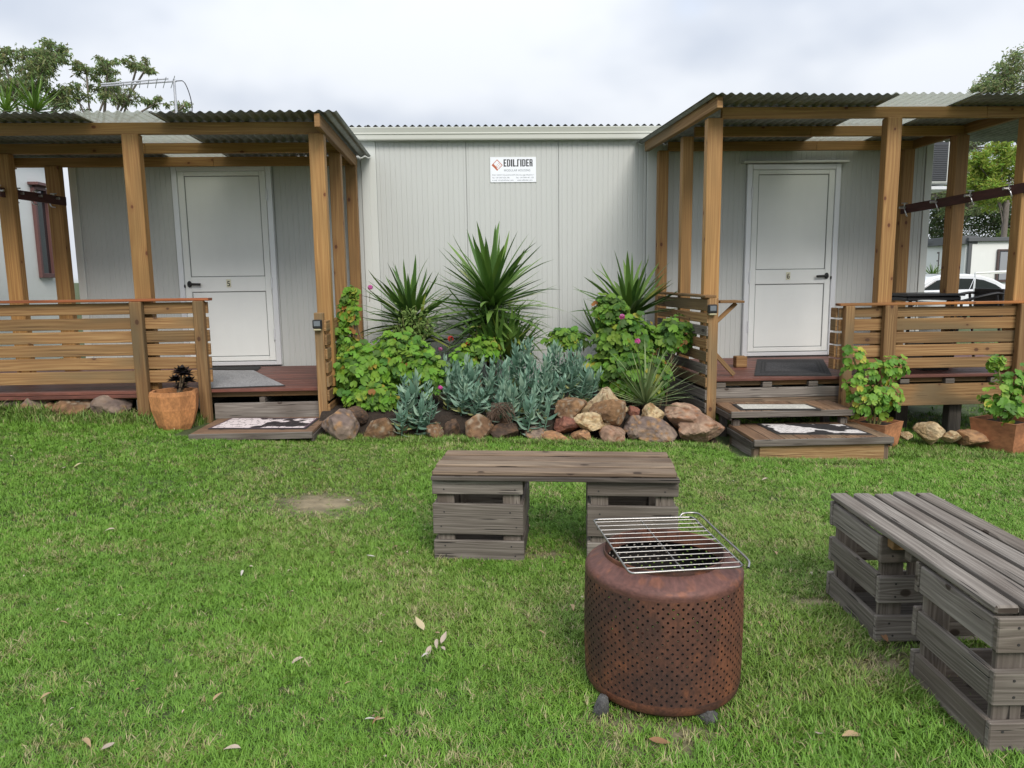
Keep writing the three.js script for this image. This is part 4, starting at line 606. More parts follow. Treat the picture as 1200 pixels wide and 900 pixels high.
{
  const b = soilAt(577, 0.72), yc = (py, z = 0.72) => Z(577, py, z).y - b.y;
  yucca('yucca', 'largest yucca with a tall round head against the cabin wall', b, [{ x: 0, y: yc(372), z: 0, n: 135, el: [-0.65, 1.53], len: 0.68, w: 0.12, rise: 0.26, pw: 0.85, dead: 14 }, { x: -0.04, y: yc(410), z: -0.05, n: 60, el: [-0.3, 0.8], len: 0.66, w: 0.10, rise: 0.22 }, { x: 0.16, y: yc(418), z: 0.24, n: 46, el: [0.6, 1.5], len: 0.50, w: 0.12, rise: 0.05, stem: 0.02 }, { x: 0.02, y: yc(414), z: 0.30, n: 34, el: [0.7, 1.5], len: 0.50, w: 0.12, rise: 0.05, stem: 0.02 }], yucM);
  const c = soilAt(483, 0.6); yucca('yucca', 'mid sized yucca between leafy geranium and the largest yucca', c, [{ x: 0, y: Z(483, 385, 0.6).y - c.y, z: 0, n: 96, el: [-0.35, 1.5], len: 0.57, w: 0.125, rise: 0.16, dead: 8 }, { x: 0.05, y: Z(483, 400, 0.6).y - c.y, z: 0.12, n: 30, el: [0.1, 1.3], len: 0.45, w: 0.13, rise: 0.08, stem: 0.02 }], yucM);
  const d = soilAt(737, 0.72); yucca('yucca', 'upright yucca behind the geranium, next to the side screen', d, [{ x: 0, y: Z(737, 370, 0.72).y - d.y, z: 0, n: 54, el: [0.2, 1.5], len: 0.60, w: 0.12, rise: 0.08 }, { x: -0.30, y: Z(697, 400, 0.72).y - d.y, z: 0.1, n: 26, el: [0.45, 1.45], len: 0.42, w: 0.12, rise: 0.04 }], yucM);
  const e = soilAt(757, 1.72); yucca('spiky_plant', 'pale narrow leaved spiky plant right behind the edging rocks', e, [{ x: 0, y: Math.max(0.02, Z(757, 474, 1.72).y - e.y), z: 0, n: 80, el: [0.02, 1.5], len: 0.52, w: 0.042, rise: 0.05, pw: 0.8, stem: 0.012 }], paleM);
}
// leafy masses: leaves gathered into one mesh per plant
class Leaves {
  constructor() { this.P = []; this.N = []; this.C = []; this.I = []; }
  add(geo, pos, quat, sc, col) { const p = geo.attributes.position, n = geo.attributes.normal, b = this.P.length / 3, v = V3(); for (let i = 0; i < p.count; i++) { v.fromBufferAttribute(p, i).multiplyScalar(sc).applyQuaternion(quat).add(pos); this.P.push(v.x, v.y, v.z); v.fromBufferAttribute(n, i).applyQuaternion(quat); this.N.push(v.x, v.y, v.z); this.C.push(col[0], col[1], col[2]); } for (let i = 0; i < geo.index.count; i++) this.I.push(geo.index.getX(i) + b); }
  build() { const g = new THREE.BufferGeometry(); g.setAttribute('position', new THREE.Float32BufferAttribute(this.P, 3)); g.setAttribute('normal', new THREE.Float32BufferAttribute(this.N, 3)); g.setAttribute('color', new THREE.Float32BufferAttribute(this.C, 3)); g.setIndex(this.I); return g; }
}
function roundLeaf(seed, n = 14) { // scalloped, cupped disc with a notch, radius 1, facing +z, stalk at -y
  const r = rngOf(seed), P = [0, 0, 0.0], I = [], N = n; for (let ring = 1; ring <= 2; ring++) for (let i = 0; i <= N; i++) { const a = -Math.PI / 2 + 0.28 + (i / N) * (2 * Math.PI - 0.56), e = ring === 2 ? 1 + 0.05 * Math.cos(i * Math.PI) + (r() - 0.5) * 0.07 : 0.55, w = ring === 2 ? 0.24 + 0.12 * Math.sin(i * 1.7 + seed) : 0.10; P.push(Math.cos(a) * e, Math.sin(a) * e, w); }
  for (let i = 0; i < N; i++) { I.push(0, 1 + i, 2 + i); const a = 1 + i, b = N + 2 + i; I.push(a, b, b + 1, a, b + 1, a + 1); } return geoOf(P, I);
}
function ovalLeaf(wr, cup = 0.12, curl = 0.25) { const P = [], I = [], S = 5; for (let i = 0; i <= S; i++) { const t = i / S, w = wr * Math.sin(Math.PI * Math.pow(t, 0.85)) * (1 - 0.15 * t) + 0.004, z = -curl * t * t; P.push(-w, t, z + w * cup * 2, 0, t, z, w, t, z + w * cup * 2); } for (let i = 0; i < S; i++) { const a = i * 3; I.push(a, a + 1, a + 3, a + 1, a + 4, a + 3, a + 1, a + 2, a + 4, a + 2, a + 5, a + 4); } return geoOf(P, I); }
const roundL = [1, 2, 3, 4].map((s) => roundLeaf(s)), vcLeaf = phy({ vertexColors: true, roughness: 0.6, specularIntensity: 0.5, transmission: 0.3, thickness: 0, side: THREE.DoubleSide });
const treeLeaf = phy({ vertexColors: true, roughness: 0.8, specularIntensity: 0.3, transmission: 0.45, thickness: 0, side: THREE.DoubleSide });
const aim = (dir, roll) => { const q = new THREE.Quaternion().setFromUnitVectors(V3(0, 0, 1), dir.clone().normalize()); return q.multiply(new THREE.Quaternion().setFromAxisAngle(V3(0, 0, 1), roll)); };
const stemGreen = std({ color: lin(0.16, 0.17, 0.06), roughness: 0.8 }), stemBrown = std({ color: lin(0.14, 0.10, 0.06), roughness: 0.9 });
// geranium: lobes are ellipsoids [x, y, z, rx, ry, rz, leaves]
function geranium(label, base, lobes, size, flowers, tone = [[0.125, 0.27, 0.026], [0.20, 0.36, 0.034], [0.08, 0.18, 0.024]]) {
  const t = thing('geranium_bush', label, 'plant', base), L = new Leaves(), st = [];
  for (const [x, y, z, rx, ry, rz, n0] of lobes) {
    const n = Math.round(n0 * 2.0);
    for (let i = 0; i < n; i++) {
      const th = rr(0, 6.283), ph = Math.acos(rr(-0.75, 1)), k = Math.pow(R(), 0.33) * rr(0.75, 1.06), d = V3(Math.sin(ph) * Math.cos(th), Math.cos(ph), Math.sin(ph) * Math.sin(th)), p = V3(x + d.x * rx * k, y + d.y * ry * k, z + d.z * rz * k);
      if (p.y < 0.03) continue; const nd = d.clone().multiplyScalar(0.7).add(V3(rr(-0.6, 0.6), rr(0.2, 1.0), rr(0.0, 0.8))); const r0 = R(); let c = mix3(tone[0], tone[1], R()); if (r0 < 0.24) c = tone[2]; else if (r0 < 0.29) c = [0.34, 0.33, 0.04]; else if (r0 < 0.30) c = [0.30, 0.13, 0.03]; c = c.map((v) => v * rr(0.85, 1.12));
      L.add(roundL[i % 4], p, aim(nd, rr(-1, 1)), size * rr(0.45, 1.12), c);
    }
    for (let i = 0; i < Math.max(2, n / 60); i++) { const a = V3(x * 0.6 + rr(-0.08, 0.08), 0, z * 0.6 + rr(-0.06, 0.06)), b = V3(x + rr(-0.6, 0.6) * rx, y + rr(-0.1, 0.5) * ry, z + rr(-0.5, 0.6) * rz); st.push(tube([a, a.clone().lerp(b, 0.5).add(V3(rr(-0.05, 0.05), 0.03, rr(-0.05, 0.05))), b], 0.008, 8, 6)); }
  }
  part(t, 'foliage', L.build(), vcLeaf).userData.kind = 'stuff'; part(t, 'stems', mergeGeometries(st), stemBrown);
  for (const [p, c, s] of flowers) { const F = new Leaves(), o = p.clone().sub(base); for (let i = 0; i < 22; i++) { const d = V3(rr(-1, 1), rr(-0.6, 1), rr(-1, 1)).normalize(); F.add(roundL[i % 4], o.clone().addScaledVector(d, s * 0.7), aim(d, rr(0, 6)), s * 0.42, c.map((v) => v * rr(0.8, 1.15))); } const f = part(t, 'flower', F.build(), vcLeaf); part(f, 'stalk', tube([o.clone(), o.clone().add(V3(-0.01, -0.06, -0.02)), o.clone().add(V3(-0.02, -0.13, -0.06))], 0.0022, 6, 5), stemGreen); }
  return t;
}
const pinkF = [0.62, 0.13, 0.36], redF = [0.60, 0.07, 0.05];
{
  const Lz = (px, py, z, b) => { const q = Z(px, py, z); return [q.x - b.x, q.y - b.y, z - b.z]; };
  let b = soilAt(440, 1.35); const s = 1 / 130;
  geranium('big bright green geranium bush beside the screen of the door 5 porch', b, [[...Lz(425, 440, 1.45, b), 0.33, 0.30, 0.34, 460], [...Lz(470, 425, 1.30, b), 0.34, 0.30, 0.36, 420], [...Lz(408, 365, 1.30, b), 0.10, 0.22, 0.10, 70], [...Lz(412, 345, 1.28, b), 0.07, 0.08, 0.07, 30], [...Lz(403, 405, 1.35, b), 0.15, 0.2, 0.16, 90], [...Lz(500, 440, 1.55, b), 0.22, 0.22, 0.2, 170], [...Lz(440, 470, 1.75, b), 0.28, 0.15, 0.16, 170]], 0.040, [[Z(434, 337, 1.3), pinkF, 0.026], [Z(516, 454, 1.82), [0.66, 0.10, 0.42], 0.022], [Z(516, 409, 1.5), pinkF, 0.020]]);
  b = soilAt(560, 1.15); geranium('small geranium with red flowers in front of the largest yucca', b, [[...Lz(565, 410, 1.15, b), 0.20, 0.16, 0.15, 120], [...Lz(545, 425, 1.2, b), 0.16, 0.14, 0.14, 70]], 0.040, [[Z(528, 397, 1.2), redF, 0.030], [Z(548, 403, 1.2), redF, 0.024], [Z(616, 411, 1.3), redF, 0.018]]);
  b = soilAt(745, 1.35); geranium('dense geranium bush with pink flowers behind the pale spiky plant', b, [[...Lz(732, 400, 1.25, b), 0.32, 0.30, 0.3, 380], [...Lz(745, 440, 1.45, b), 0.34, 0.28, 0.26, 330], [...Lz(715, 365, 1.2, b), 0.18, 0.17, 0.18, 110], [...Lz(790, 395, 1.35, b), 0.2, 0.20, 0.18, 140], [...Lz(665, 400, 1.1, b), 0.22, 0.13, 0.15, 110], [...Lz(700, 440, 1.3, b), 0.2, 0.2, 0.2, 120]], 0.042, [[Z(729, 371, 1.58), pinkF, 0.028], [Z(747, 400, 1.72), [0.66, 0.12, 0.40], 0.028]], [[0.105, 0.23, 0.026], [0.175, 0.32, 0.034], [0.065, 0.15, 0.024]]);
  // light weedy shrub growing through the mid yucca
  b = soilAt(482, 0.95); { const t = thing('weedy_shrub', 'light green small leaved shrub growing in front of the mid yucca', 'plant', b), L = new Leaves(), ov = ovalLeaf(0.24), st = []; for (let k = 0; k < 16; k++) { const e = V3(...Lz(rr(458, 508), rr(358, 400), rr(0.85, 1.1), b)); const m = e.clone().multiplyScalar(0.5).add(V3(0, 0.08, 0)); st.push(tube([V3(0, 0, 0), m, e], 0.004, 8, 5)); for (let i = 0; i < 26; i++) { const f = rr(0.45, 1.05), p = m.clone().lerp(e, f).add(V3(rr(-0.05, 0.05), rr(-0.04, 0.05), rr(-0.05, 0.05))); L.add(ov, p, aim(V3(rr(-1, 1), rr(0, 1), rr(-0.3, 1)), rr(0, 6)), rr(0.03, 0.055), mix3([0.13, 0.22, 0.045], [0.21, 0.30, 0.08], R())); } } part(t, 'foliage', L.build(), vcLeaf).userData.kind = 'stuff'; part(t, 'stems', mergeGeometries(st), stemGreen); }
}
// silvery blue-green plants: upright leafy stems, every leaf its own piece
const sageM = [[0.18, 0.31, 0.225], [0.235, 0.37, 0.27], [0.13, 0.245, 0.17], [0.30, 0.43, 0.31]].map((c) => leafM(c, 0.75)), sageY = leafM([0.40, 0.42, 0.16], 0.7), ovalS = [ovalLeaf(0.185, 0.14, 0.3), ovalLeaf(0.22, 0.1, 0.5), ovalLeaf(0.155, 0.16, 0.15)];
function sage(label, stems, group) {
  const b0 = Z(stems[0][0], stems[0][1], stems[0][2]); b0.y = soilY(b0.x, b0.z); const t = thing('silver_leaf_plant', label, 'plant', b0, 0, group);
  for (const [px, py, z, h, ll, n] of stems) { // px,py: tip of the stem
    const q = Z(px, py, z).sub(b0), base = V3(q.x * 0.72 + rr(-0.03, 0.03), q.y - h * 0.92, q.z * 0.8 - 0.04); const st = part(t, 'stem', tube([base, base.clone().lerp(q, 0.5).add(V3(rr(-0.015, 0.015), 0, rr(-0.01, 0.02))), q], 0.006, 8, 6), sageM[2]);
    for (let i = 0; i < n; i++) { const f = (i + 0.3) / n, p = base.clone().lerp(q, 0.12 + 0.88 * f), el = mix(-0.1, 0.9, f) + rr(-0.45, 0.45), az = i * 2.39996 + rr(-0.7, 0.7), d = V3(Math.cos(el) * Math.cos(az), Math.sin(el), Math.cos(el) * Math.sin(az)); const m = part(st, 'leaf', ovalS[i % 3], f < 0.25 && R() < 0.25 ? sageY : sageM[Math.floor(R() * 4)], p); orient(m, d, rr(-0.4, 0.4)); m.scale.setScalar(ll * mix(1.1, 0.55, f * f) * rr(0.6, 1.2)); }
  }
}
// stems of a clump: pixel box of its tips, distance range
function clump(label, x0, x1, yTop, yLow, zB, zF, n, hgt) { const st = []; for (let i = 0; i < n; i++) { const u = (i + 0.5) / n, f = R(), px = mix(x0, x1, (u + rr(-0.06, 0.06))), mid = 1 - Math.abs(u - 0.5) * 1.2, py = mix(mix(yTop, yLow, 0.35), yTop, mid) + f * (yLow - yTop) * 0.8; st.push([px, py, mix(zB, zF, f), hgt * mix(1, 0.6, f) * rr(0.85, 1.1), rr(0.10, 0.13), Math.round(mix(32, 24, f))]); } sage(label, st); }
clump('solitary silvery leaved plant hanging low over the edging rocks', 468, 508, 430, 484, 1.98, 2.24, 9, 0.46);
clump('silvery leaved clump in front of the small red flowered geranium', 520, 590, 412, 466, 1.58, 2.0, 21, 0.48);
clump('tall silvery leaved clump spilling over the rocks to the lawn', 584, 654, 394, 486, 1.66, 2.26, 24, 0.58);
clump('silvery leaved clump between the tall clump and the pink geranium', 640, 704, 394, 452, 1.5, 1.88, 17, 0.48);
{ // dry dead flower heads hanging over the rocks
  const q = Z(588, 484, 2.12), t = thing('dry_twig_clump', 'tangle of dry brown twigs hanging over the edging rocks', 'dead plant', q), st = []; for (let i = 0; i < 70; i++) { const a = V3(rr(-0.08, 0.06), rr(0.02, 0.09), rr(-0.05, 0.03)), e = V3(rr(-0.13, 0.12), rr(-0.10, 0.05), rr(-0.02, 0.09)); st.push(tube([a, a.clone().lerp(e, 0.5).add(V3(0, 0.03, 0.02)), e], 0.0018, 5, 4)); } part(t, 'twigs', mergeGeometries(st), std({ color: lin(0.13, 0.085, 0.06), roughness: 1 })).userData.kind = 'stuff';
}

// terracotta pots
function pot(name, label, px, py, wpx, hpx, z, turn, m, sides, group) {
  const q = Z(px, py, z), s = (CAM.Z - z) / CAM.f, w = wpx * s, h = hpx * s, g = ground(q.x, z); const t = thing(name, label, 'pot', [q.x, g - 0.01, z], turn);
  const ring = (rad, y) => { const P = []; const n = sides === 8 ? 8 : 4; for (let i = 0; i < n; i++) { const a = (i + 0.5) / n * 2 * Math.PI; const k = n === 8 ? (i % 2 ? 1 : 1) : 1; P.push(V3(Math.cos(a) * rad * k / Math.cos(Math.PI / n), y, Math.sin(a) * rad * k / Math.cos(Math.PI / n))); } return P; };
  const prof = sides === 8 ? [[w * 0.31, 0], [w * 0.37, h * 0.16], [w * 0.46, h * 0.55], [w * 0.485, h * 0.9], [w * 0.47, h], [w * 0.40, h], [w * 0.40, h * 0.86]] : [[w * 0.38, 0], [w * 0.42, h * 0.3], [w * 0.475, h * 0.93], [w * 0.485, h], [w * 0.43, h], [w * 0.42, h * 0.86]];
  const P = [], I = [], U = [], rs = prof.map(([a, b]) => ring(a, b)), n = rs[0].length; let b = 0;
  for (let j = 0; j < rs.length - 1; j++) for (let i = 0; i < n; i++) { const k = (i + 1) % n; for (const [p, u] of [[rs[j][i], 0], [rs[j][k], 1], [rs[j + 1][k], 1], [rs[j + 1][i], 0]]) { P.push(p.x, p.y, p.z); U.push((i + u) * 0.3, p.y * 1.5); } I.push(b, b + 3, b + 1, b + 1, b + 3, b + 2); b += 4; }
  part(t, 'body', geoOf(P, I, U), m); const so = []; const si = []; so.push(0, 0, 0); ring(w * 0.425, 0).forEach((p) => so.push(p.x, 0, p.z)); for (let i = 0; i < n; i++) si.push(0, 1 + (i + 1) % n, 1 + i); part(t, 'potting_soil', geoOf(so, si), soilM, [0, h * 0.88, 0]);
  return { base: V3(q.x, g - 0.01 + h * 0.88, z), w, h };
}
const pA = pot('terracotta_pot', 'faceted orange terracotta pot on the grass by door 5 railing', 205, 475, 52, 46, 2.02, 0.2, terra[0], 8);
const pB = pot('terracotta_pot', 'square terracotta pot wedged beside the steps of door 6', 1026, 492, 48, 34, 2.05, 0.62, terra[1], 4);
const pC = pot('terracotta_pot', 'square terracotta pot on the lawn past the low tan stones', 1178, 502, 58, 42, 2.14, 0.42, terra[2], 4);
{ // dark succulent in the faceted pot
  const t = thing('dark_succulent', 'nearly black rosette succulent growing in the faceted orange pot', 'plant', pA.base), dm = [[0.012, 0.010, 0.012], [0.022, 0.014, 0.016], [0.028, 0.024, 0.02]].map((c) => leafM(c, 0.35)), ov = ovalLeaf(0.36, 0.12, -0.15), zz = 2.02;
  for (const [px, py, s] of [[213, 434, 0.085], [206, 444, 0.075], [221, 445, 0.07], [213, 452, 0.07], [217, 437, 0.075]]) { const q = Z(px, py, zz + rr(-0.03, 0.06)).sub(pA.base); part(t, 'stem', tube([V3(0.03, -0.01, 0), V3(q.x * 0.5 + 0.02, q.y * 0.5, q.z * 0.5), q], 0.008, 8, 6), stemBrown); for (let i = 0; i < 26; i++) { const f = i / 26, el = mix(-0.1, 1.3, f), az = i * 2.39996, d = V3(Math.cos(el) * Math.cos(az), Math.sin(el) * 0.8, Math.cos(el) * Math.sin(az) + 0.35); const m = part(t, 'leaf', ov, dm[i % 3], q); orient(m, d, 0); m.scale.setScalar(s * mix(1.1, 0.5, f)); } }
}
function pottedGeranium(label, base, list, size) {
  const t = thing('potted_geranium', label, 'plant', base), gm = [[0.11, 0.26, 0.022], [0.15, 0.31, 0.03], [0.075, 0.185, 0.02], [0.22, 0.36, 0.04]].map((c) => leafM(c, 0.55)), yl = leafM([0.42, 0.40, 0.05], 0.6);
  for (const [px, py, z, r, n] of list) {
    const c = Z(px, py, z).sub(base); part(t, 'stem', tube([V3(c.x * 0.25, -0.02, c.z * 0.2), V3(c.x * 0.55 + 0.02, c.y * 0.5, c.z * 0.5), c], 0.0075, 8, 6), std({ color: lin(0.26, 0.25, 0.09), roughness: 0.8 }));
    for (let i = 0; i < n * 1.5; i++) { const d = V3(rr(-1, 1), rr(-0.7, 1), rr(-0.5, 1)).normalize(), p = c.clone().addScaledVector(d, r * rr(0.6, 1.05)); p.y = Math.max(p.y, 0.02); const m = part(t, 'leaf', roundL[i % 4], R() < 0.04 ? yl : gm[Math.floor(R() * 4)], p); m.quaternion.copy(aim(d.clone().add(V3(rr(-0.3, 0.3), rr(0.1, 0.7), rr(0.2, 0.7))), rr(-1, 1))); m.scale.setScalar(size * rr(0.6, 1.15)); }
  }
}
pottedGeranium('bright green geranium filling the pot beside the door 6 steps', pB.base, [[1000, 420, 2.0, 0.10, 16], [1024, 440, 2.05, 0.15, 30], [1048, 432, 2.05, 0.11, 22], [1010, 455, 2.08, 0.14, 26], [1035, 464, 2.1, 0.14, 26], [1000, 440, 2.0, 0.09, 12], [1020, 472, 2.17, 0.13, 24], [1040, 476, 2.16, 0.11, 20], [1006, 474, 2.12, 0.10, 18]], 0.034);
pottedGeranium('bright green geranium in the pot past the low tan stones', pC.base, [[1168, 425, 2.1, 0.06, 12], [1183, 455, 2.14, 0.15, 34], [1168, 466, 2.16, 0.13, 26], [1196, 445, 2.1, 0.14, 26], [1194, 472, 2.2, 0.13, 26], [1160, 475, 2.15, 0.10, 16], [1178, 482, 2.24, 0.12, 22]], 0.036);
console.log('plants done');

// ───────────── furniture on the deck, air conditioner ─────────────
{
  const z = 0.75, a = Z(1045, 344, z), b = Z(1112, 344, z), y = a.y, t = thing('outdoor_table', 'black outdoor table standing on the deck behind the railing', 'table', [(a.x + b.x) / 2, FLOOR, z]), w = (b.x - a.x) / 2, h = y - FLOOR;
  part(t, 'table_top', boxAt(-w, w, h - 0.025, h, -w * 0.9, w * 0.9, 0.01), black); part(t, 'apron', boxAt(-w * 0.92, w * 0.92, h - 0.07, h - 0.027, -w * 0.8, w * 0.8, 0.008), black);
  for (const s of [-1, 1]) for (const k of [-1, 1]) part(t, 'leg', cyl(V3(s * w * 0.8, 0, k * w * 0.7), V3(s * w * 0.72, h - 0.03, k * w * 0.65), 0.016), black);
  part(t, 'brace', tube([V3(-w * 0.7, h - 0.12, w * 0.7), V3(-w * 0.3, h - 0.06, w * 0.6), V3(0, h - 0.16, w * 0.6)], 0.01, 12, 6), black);
  const cz = 0.95, p = Z(1128, 352, cz), c = thing('outdoor_chair', 'black outdoor chair with sloping arms beside the deck table', 'chair', [p.x, FLOOR, cz]);
  const q = (px, py) => Z(px, py, cz).sub(c.position); part(c, 'seat', boxAt(-0.22, 0.25, 0.40, 0.43, -0.22, 0.22, 0.012), black);
  for (const dz of [-0.2, 0.2]) { const s = V3(0, 0, dz); part(c, 'arm', tube([q(1100, 355).add(s), q(1125, 349).add(s), q(1150, 343.5).add(s), q(1159, 344).add(s)], 0.014, 16, 8), black); part(c, 'leg', cyl(V3(-0.2, 0, dz), q(1112, 352).add(s), 0.013), black); part(c, 'leg', cyl(V3(0.3, 0, dz), q(1152, 345).add(s), 0.013), black); }
  part(c, 'backrest', board(0.42, 0.30, 0.02, 0.006), black, q(1158, 356), [0, Math.PI / 2, 0]);
  const bz = 1.25, o = Z(1092, 352, bz); solo('white_bucket', new THREE.LatheGeometry([[0.09, 0], [0.115, 0.28], [0.122, 0.30], [0.116, 0.30], [0.1, 0.04], [0, 0.03]].map(([u, v]) => new THREE.Vector2(u, v)), 24), trimM, 'white plastic bucket on the deck table edge behind the railing', 'bucket', null, [o.x, o.y - 0.30, bz]);
  const st = solo('bucket_stand', boxAt(-0.13, 0.13, 0, Math.max(0.05, o.y - 0.30 - FLOOR), -0.13, 0.13), black, 'low black stool carrying the white bucket behind the railing', 'stool', null, [o.x, FLOOR, bz]);
}
{
  const z = -0.9, a = Z(1095, 166, z), b = Z(1116, 213, z), t = thing('air_conditioner', 'white outdoor air conditioner unit on a bracket at the cabin side', 'air conditioner', [(a.x + b.x) / 2, (a.y + b.y) / 2, z - 0.35]), w = (b.x - a.x) / 2 + 0.03, h = (a.y - b.y) / 2 + 0.02, dl = w * 2 * 0.68 - w;
  part(t, 'casing', boxAt(-w, w, -h, h, -0.35, 0.34, 0.015), trimM); const co = part(t, 'coil', boxAt(-w + 0.01, dl, -h + 0.03, h - 0.02, 0.341, 0.346, 0.001), std({ color: lin(0.05, 0.055, 0.065), roughness: 0.5 }));
  for (let i = 0; i < 20; i++) part(co, 'fin', boxAt(-w + 0.012, dl - 0.004, -h + 0.045 + i * (2 * h - 0.08) / 20, -h + 0.052 + i * (2 * h - 0.08) / 20, 0.3465, 0.354, 0.001), std({ color: lin(0.10, 0.105, 0.115), roughness: 0.5 }));
  part(t, 'bracket', boxAt(-w - 0.12, w, -h - 0.07, -h - 0.03, -0.3, 0.34, 0.004), alu); part(t, 'bracket', boxAt(-w - 0.4, -w + 0.02, -h - 0.07, -h - 0.035, 0.2, 0.26, 0.004), alu);
}
{ // television antenna on the roof of cabin 5
  const z = -2, m = Z(204, 95, z), e = Z(119, 101, z), t = thing('tv_antenna', 'metal television antenna on a mast above the door 5 porch', 'antenna', [m.x, 2.86, z]), Q = (v) => v.clone().sub(t.position), al = std({ color: lin(0.55, 0.56, 0.58), roughness: 0.4, metalness: 0.7 });
  part(t, 'mast', cyl(V3(0, 0, 0), Q(m).add(V3(0, 0.02, 0)), 0.016), al); const A = Q(m).add(V3(0.03, 0, 0)), B = Q(e); part(t, 'boom', cyl(A, B, 0.012), al); part(t, 'boom', cyl(A.clone().add(V3(-0.1, 0.03, 0)), B.clone().add(V3(0.0, 0.022, 0.01)), 0.010), al);
  for (let i = 0; i < 9; i++) { const p = A.clone().lerp(B, 0.05 + i * 0.11), l = mix(0.42, 0.14, i / 9); part(t, 'element', cyl(p.clone().add(V3(-l * 0.45, 0.03 * i * 0 + 0.02, -l)), p.clone().add(V3(l * 0.45, -0.04, l)), 0.005, 0.005, 6), al); }
  part(t, 'cable', tube([A.clone(), A.clone().add(V3(0.1, -0.02, 0)), A.clone().add(V3(0.17, -0.28, 0)), A.clone().add(V3(0.13, -0.6, 0)), V3(0.05, 0.05, 0)], 0.006, 30, 6), black);
}

// ───────────── neighbours: building at one side, cabin and car beyond ─────────────
const brightW = std({ map: wallTex, color: lin(0.86, 0.87, 0.87), roughness: 0.6 });
{
  const Xw = -6.0, t = thing('neighbour_building', 'bright white neighbouring building wall with brown framed window', 'building', [0, 0, 0]), e = X(53, 190, Xw), yT = e.y;
  part(t, 'wall', boxAt(Xw - 5, Xw, -0.1, yT, e.z, 3.4, 0.004), brightW); part(t, 'corner_trim', boxAt(Xw - 0.06, Xw + 0.02, -0.1, yT, e.z - 0.06, e.z + 0.02, 0.004), trimM); part(t, 'roof', boxAt(Xw - 5.2, Xw + 0.10, yT, yT + 0.08, e.z - 0.2, 3.6, 0.01), roofM);
  const a = X(38, 222, Xw), b = X(47, 323, Xw), zr = e.z + 0.12, z0 = Math.max(a.z, b.z), y0 = b.y, y1 = a.y, w = part(t, 'window', boxAt(Xw + 0.004, Xw + 0.012, y0, y1, zr, z0, 0.001), glassDark), br = std({ color: lin(0.13, 0.06, 0.055), roughness: 0.5 });
  for (const [za, zb, ya, yb] of [[zr - 0.03, zr + 0.02, y0 - 0.03, y1 + 0.03], [z0 - 0.02, z0 + 0.03, y0 - 0.03, y1 + 0.03], [zr + 0.021, z0 - 0.021, y1, y1 + 0.05], [zr + 0.021, z0 - 0.021, y0 - 0.03, y0 + 0.03]]) part(w, 'frame', boxAt(Xw + 0.001, Xw + 0.05, ya, yb, za, zb, 0.003), br);
  part(w, 'hood', boxAt(Xw + 0.001, Xw + 0.14, y1 + 0.052, y1 + 0.09, zr - 0.05, z0 + 0.08, 0.003), br);
}
